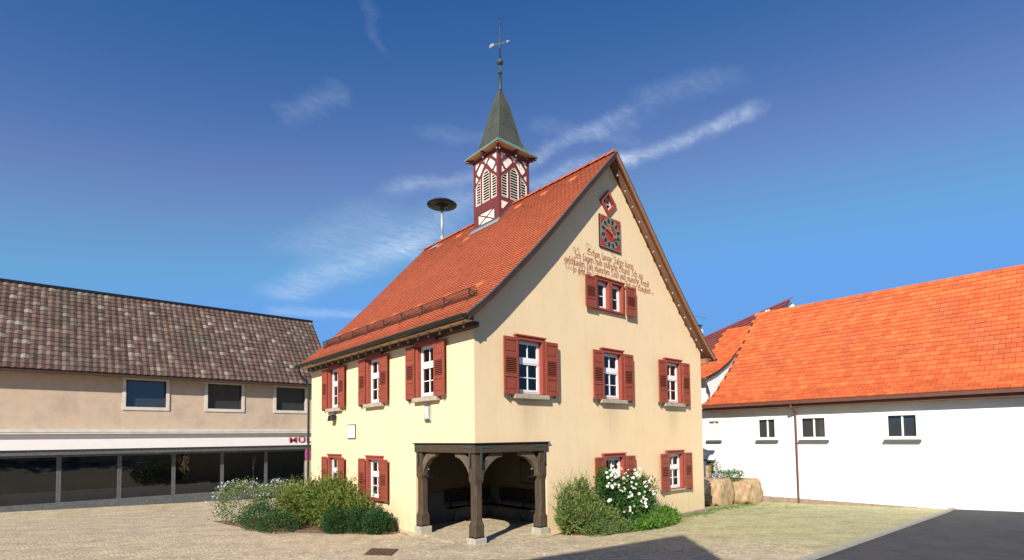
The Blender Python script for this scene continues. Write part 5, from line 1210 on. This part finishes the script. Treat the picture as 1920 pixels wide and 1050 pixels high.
for sx in (-1, 1):
    for y in (1.65, 4.5):
        mb = MB(); x = 12.46+sx*.8; mb.tube([(x-.1, y, .46), (x+.1, y, .46)], .32, 24); wl = mb.build('wheel', M['tyre'], CAR)
        mb = MB(); mb.tube([(x+sx*.101-.004, y, .46), (x+sx*.101+.004, y, .46)], .2, 20); mb.build('rim', M['chrome'], wl)

# sandstone retaining block with plants
def rock(name, label, x0, x1, y0, y1, z0, z1, seed):
    q = random.Random(seed); b = bmesh.new(); bmesh.ops.create_cube(b, size=1); bmesh.ops.subdivide_edges(b, edges=b.edges[:], cuts=7, use_grid_fill=True)
    for v in b.verts:
        d = v.co.copy(); k = 1-.13*(abs(d.x*2)**4*abs(d.z*2)**4+abs(d.y*2)**4*abs(d.z*2)**4+abs(d.x*2)**4*abs(d.y*2)**4)
        n = .035*math.sin(d.x*9+seed)+.03*math.sin(d.z*11+d.x*5)+.03*math.cos(d.y*8+d.z*6)+q.uniform(-.008, .008)
        d = d*k*(1+n); v.co = ((x0+x1)/2+d.x*(x1-x0), (y0+y1)/2+d.y*(y1-y0), (z0+z1)/2+d.z*(z1-z0))
    me = bpy.data.meshes.new(name); b.to_mesh(me); b.free(); me.materials.append(M['stone'])
    for p in me.polygons: p.use_smooth = True
    o = bpy.data.objects.new(name, me); COL.objects.link(o); ORG[o.name] = Vector((0, 0, 0)); tag(o, label, 'stone'); return o
rock('sandstone_block', 'big reddish sandstone block beside the black car, edging a raised bed', 13.45, 15.3, .8, 2.0, -.1, 1.28, 3)
rock('sandstone_block', 'second sandstone block of the raised bed, farther right along its edge', 15.32, 17.2, .3, 1.8, -.1, 1.15, 8)
T = thing('rose_plant', (14.4, 1.3, 1.25), 'leggy rose with brown seed heads growing on top of the sandstone block', 'plant')
tp = [(14.15, 1.2, 2.05), (14.0, 1.3, 1.85), (14.5, 1.25, 1.95), (14.35, 1.3, 2.15), (14.7, 1.2, 1.8), (13.85, 1.2, 1.7)]
stems(T, (14.35, 1.3, 1.2), tp, .012)
leaf_cloud('foliage', M['leaf_rose'], [(14.3, 1.3, 1.65, .4, .3, .35)], 260, .07, T, 71, fill=.2)
leaf_cloud('seed_head', M['litter'], [(a, b, c, .06, .06, .06) for a, b, c in tp], 160, .04, T, 72, fill=.2)
T = thing('bedding_plants', (14.9, 1.3, 1.25), 'low leafy plants with bluish flowers on top of the sandstone block', 'plants')
leaf_cloud('foliage', M['leaf_rose'], [(14.9, 1.2, 1.35, .5, .35, .22), (14.2, 1.2, 1.3, .3, .3, .12), (15.6, 1.1, 1.3, .8, .4, .3)], 1800, .08, T, 73, fill=.3, aspect=3)
leaf_cloud('blossom', M['petalp'], [(14.1, 1.1, 1.36, .25, .2, .12)], 160, .05, T, 74, fill=.5)

# house behind the camera whose gable throws the shadow across the cobbles
HH = 12.0; AP = Vector((4.87-1.43*HH, -2.82-.817*HH, HH+.55)); nd = Vector((.096, .995, 0)).normalized(); rd = Vector((-.995, .096, 0)).normalized()
SH = thing('gabled_house', (AP.x, AP.y, .6), 'gabled cream house behind the viewer that shades the cobbled square', 'building')
hw = 3.6
def sec(o, a=0, dz=0): return [o+nd*hw*1-Vector((0, 0, AP.z-.3)), o+nd*hw-Vector((0, 0, hw*1.62)), o, o-nd*hw-Vector((0, 0, hw*1.62)), o-nd*hw-Vector((0, 0, AP.z-.3))]
mb = MB(); A5 = sec(AP+rd*.3-Vector((0, 0, .25))); B5 = sec(AP+rd*13-Vector((0, 0, .25)))
mb.add([tuple(p) for p in A5+B5], [(0, 1, 2, 3, 4), (5, 6, 7, 8, 9)]+[(i, (i+1) % 5, 5+(i+1) % 5, 5+i) for i in range(5)]); mb.build('wall', M['nbeige'], SH)
mb = MB()
for s_ in (1, -1):
    e_ = AP+nd*s_*(hw+.4)-Vector((0, 0, (hw+.4)*1.62)); dn = Vector((0, 0, .22))
    V = [AP, e_, e_+rd*13.3, AP+rd*13.3]; mb.add([tuple(p) for p in V]+[tuple(p-dn) for p in V], [(0, 1, 2, 3), (4, 5, 6, 7), (0, 1, 5, 4), (1, 2, 6, 5), (2, 3, 7, 6), (3, 0, 4, 7)])
mb.build('roof', M['ridge'], SH)
for k, (a, z) in enumerate(((-2, 2.2), (2, 2.2), (-2, 5), (2, 5), (0, 8.2))):
    c_ = Vector((AP.x, AP.y, z))+nd*a+rd*.29; mb = MB(); V = [c_+nd*sx*.5+Vector((0, 0, sz*.7)) for sx, sz in ((-1, -1), (1, -1), (1, 1), (-1, 1))]
    mb.add([tuple(p) for p in V]+[tuple(p-rd*.06) for p in V], [(0, 1, 2, 3), (4, 5, 6, 7), (0, 1, 5, 4), (1, 2, 6, 5), (2, 3, 7, 6), (3, 0, 4, 7)]); mb.build('window', M['carglass'], SH)

# trees and houses beyond, at the far ends of the street
def tree(x, y, h, r, lab, seed):
    T = thing('tree', (x, y, gz(x, y)), lab, 'tree', 'trees beyond the street'); q = random.Random(seed); z0 = gz(x, y)
    mb = MB(); mb.tube([(x, y, z0-.2), (x+.1, y, z0+h*.3), (x, y+.1, z0+h*.65)], [.28, .2, .1], 8)
    for i in range(6):
        a = i*1.05; mb.tube([(x, y, z0+h*(.3+.05*i)), (x+math.cos(a)*r*.4, y+math.sin(a)*r*.4, z0+h*.6), (x+math.cos(a)*r*.6, y+math.sin(a)*r*.6, z0+h*.72)], [.1, .06, .02], 5)
    mb.build('trunk', M['bark'], T)
    B = [(x+q.uniform(-.5, .5)*r, y+q.uniform(-.5, .5)*r, z0+h*q.uniform(.5, .85), r*q.uniform(.4, .6), r*q.uniform(.4, .6), h*q.uniform(.12, .2)) for i in range(9)]
    leaf_cloud('crown', M['leaf_tree'], B, 5000, .28, T, seed, aspect=1.6, fill=.4)
tree(-10.5, 30, 8.5, 3.2, 'round leafy tree at the far left end of the beige shop house', 91)
tree(-16, 24, 7.5, 3.0, 'leafy street tree farthest to the left of the square', 92)
tree(24, -6, 7.5, 3.0, 'leafy tree standing to the right of the white house', 93)
mb = MB(); n = 60
V = []
for i in range(n+1):
    a = 2*math.pi*i/n; hgt = 10+7*math.sin(a*3+1)+4*math.sin(a*7)
    V += [(420*math.cos(a), 420*math.sin(a), -3), (460*math.cos(a), 460*math.sin(a), hgt), (560*math.cos(a), 560*math.sin(a), -3)]
mb.add(V, [(3*i, 3*i+1, 3*i+4, 3*i+3) for i in range(n)]+[(3*i+1, 3*i+2, 3*i+5, 3*i+4) for i in range(n)])
tag(mb.build('hills', mat('wooded_hill', (.05, .08, .03), .95, var=.4, vscale=.05), smooth=True), kind='structure')
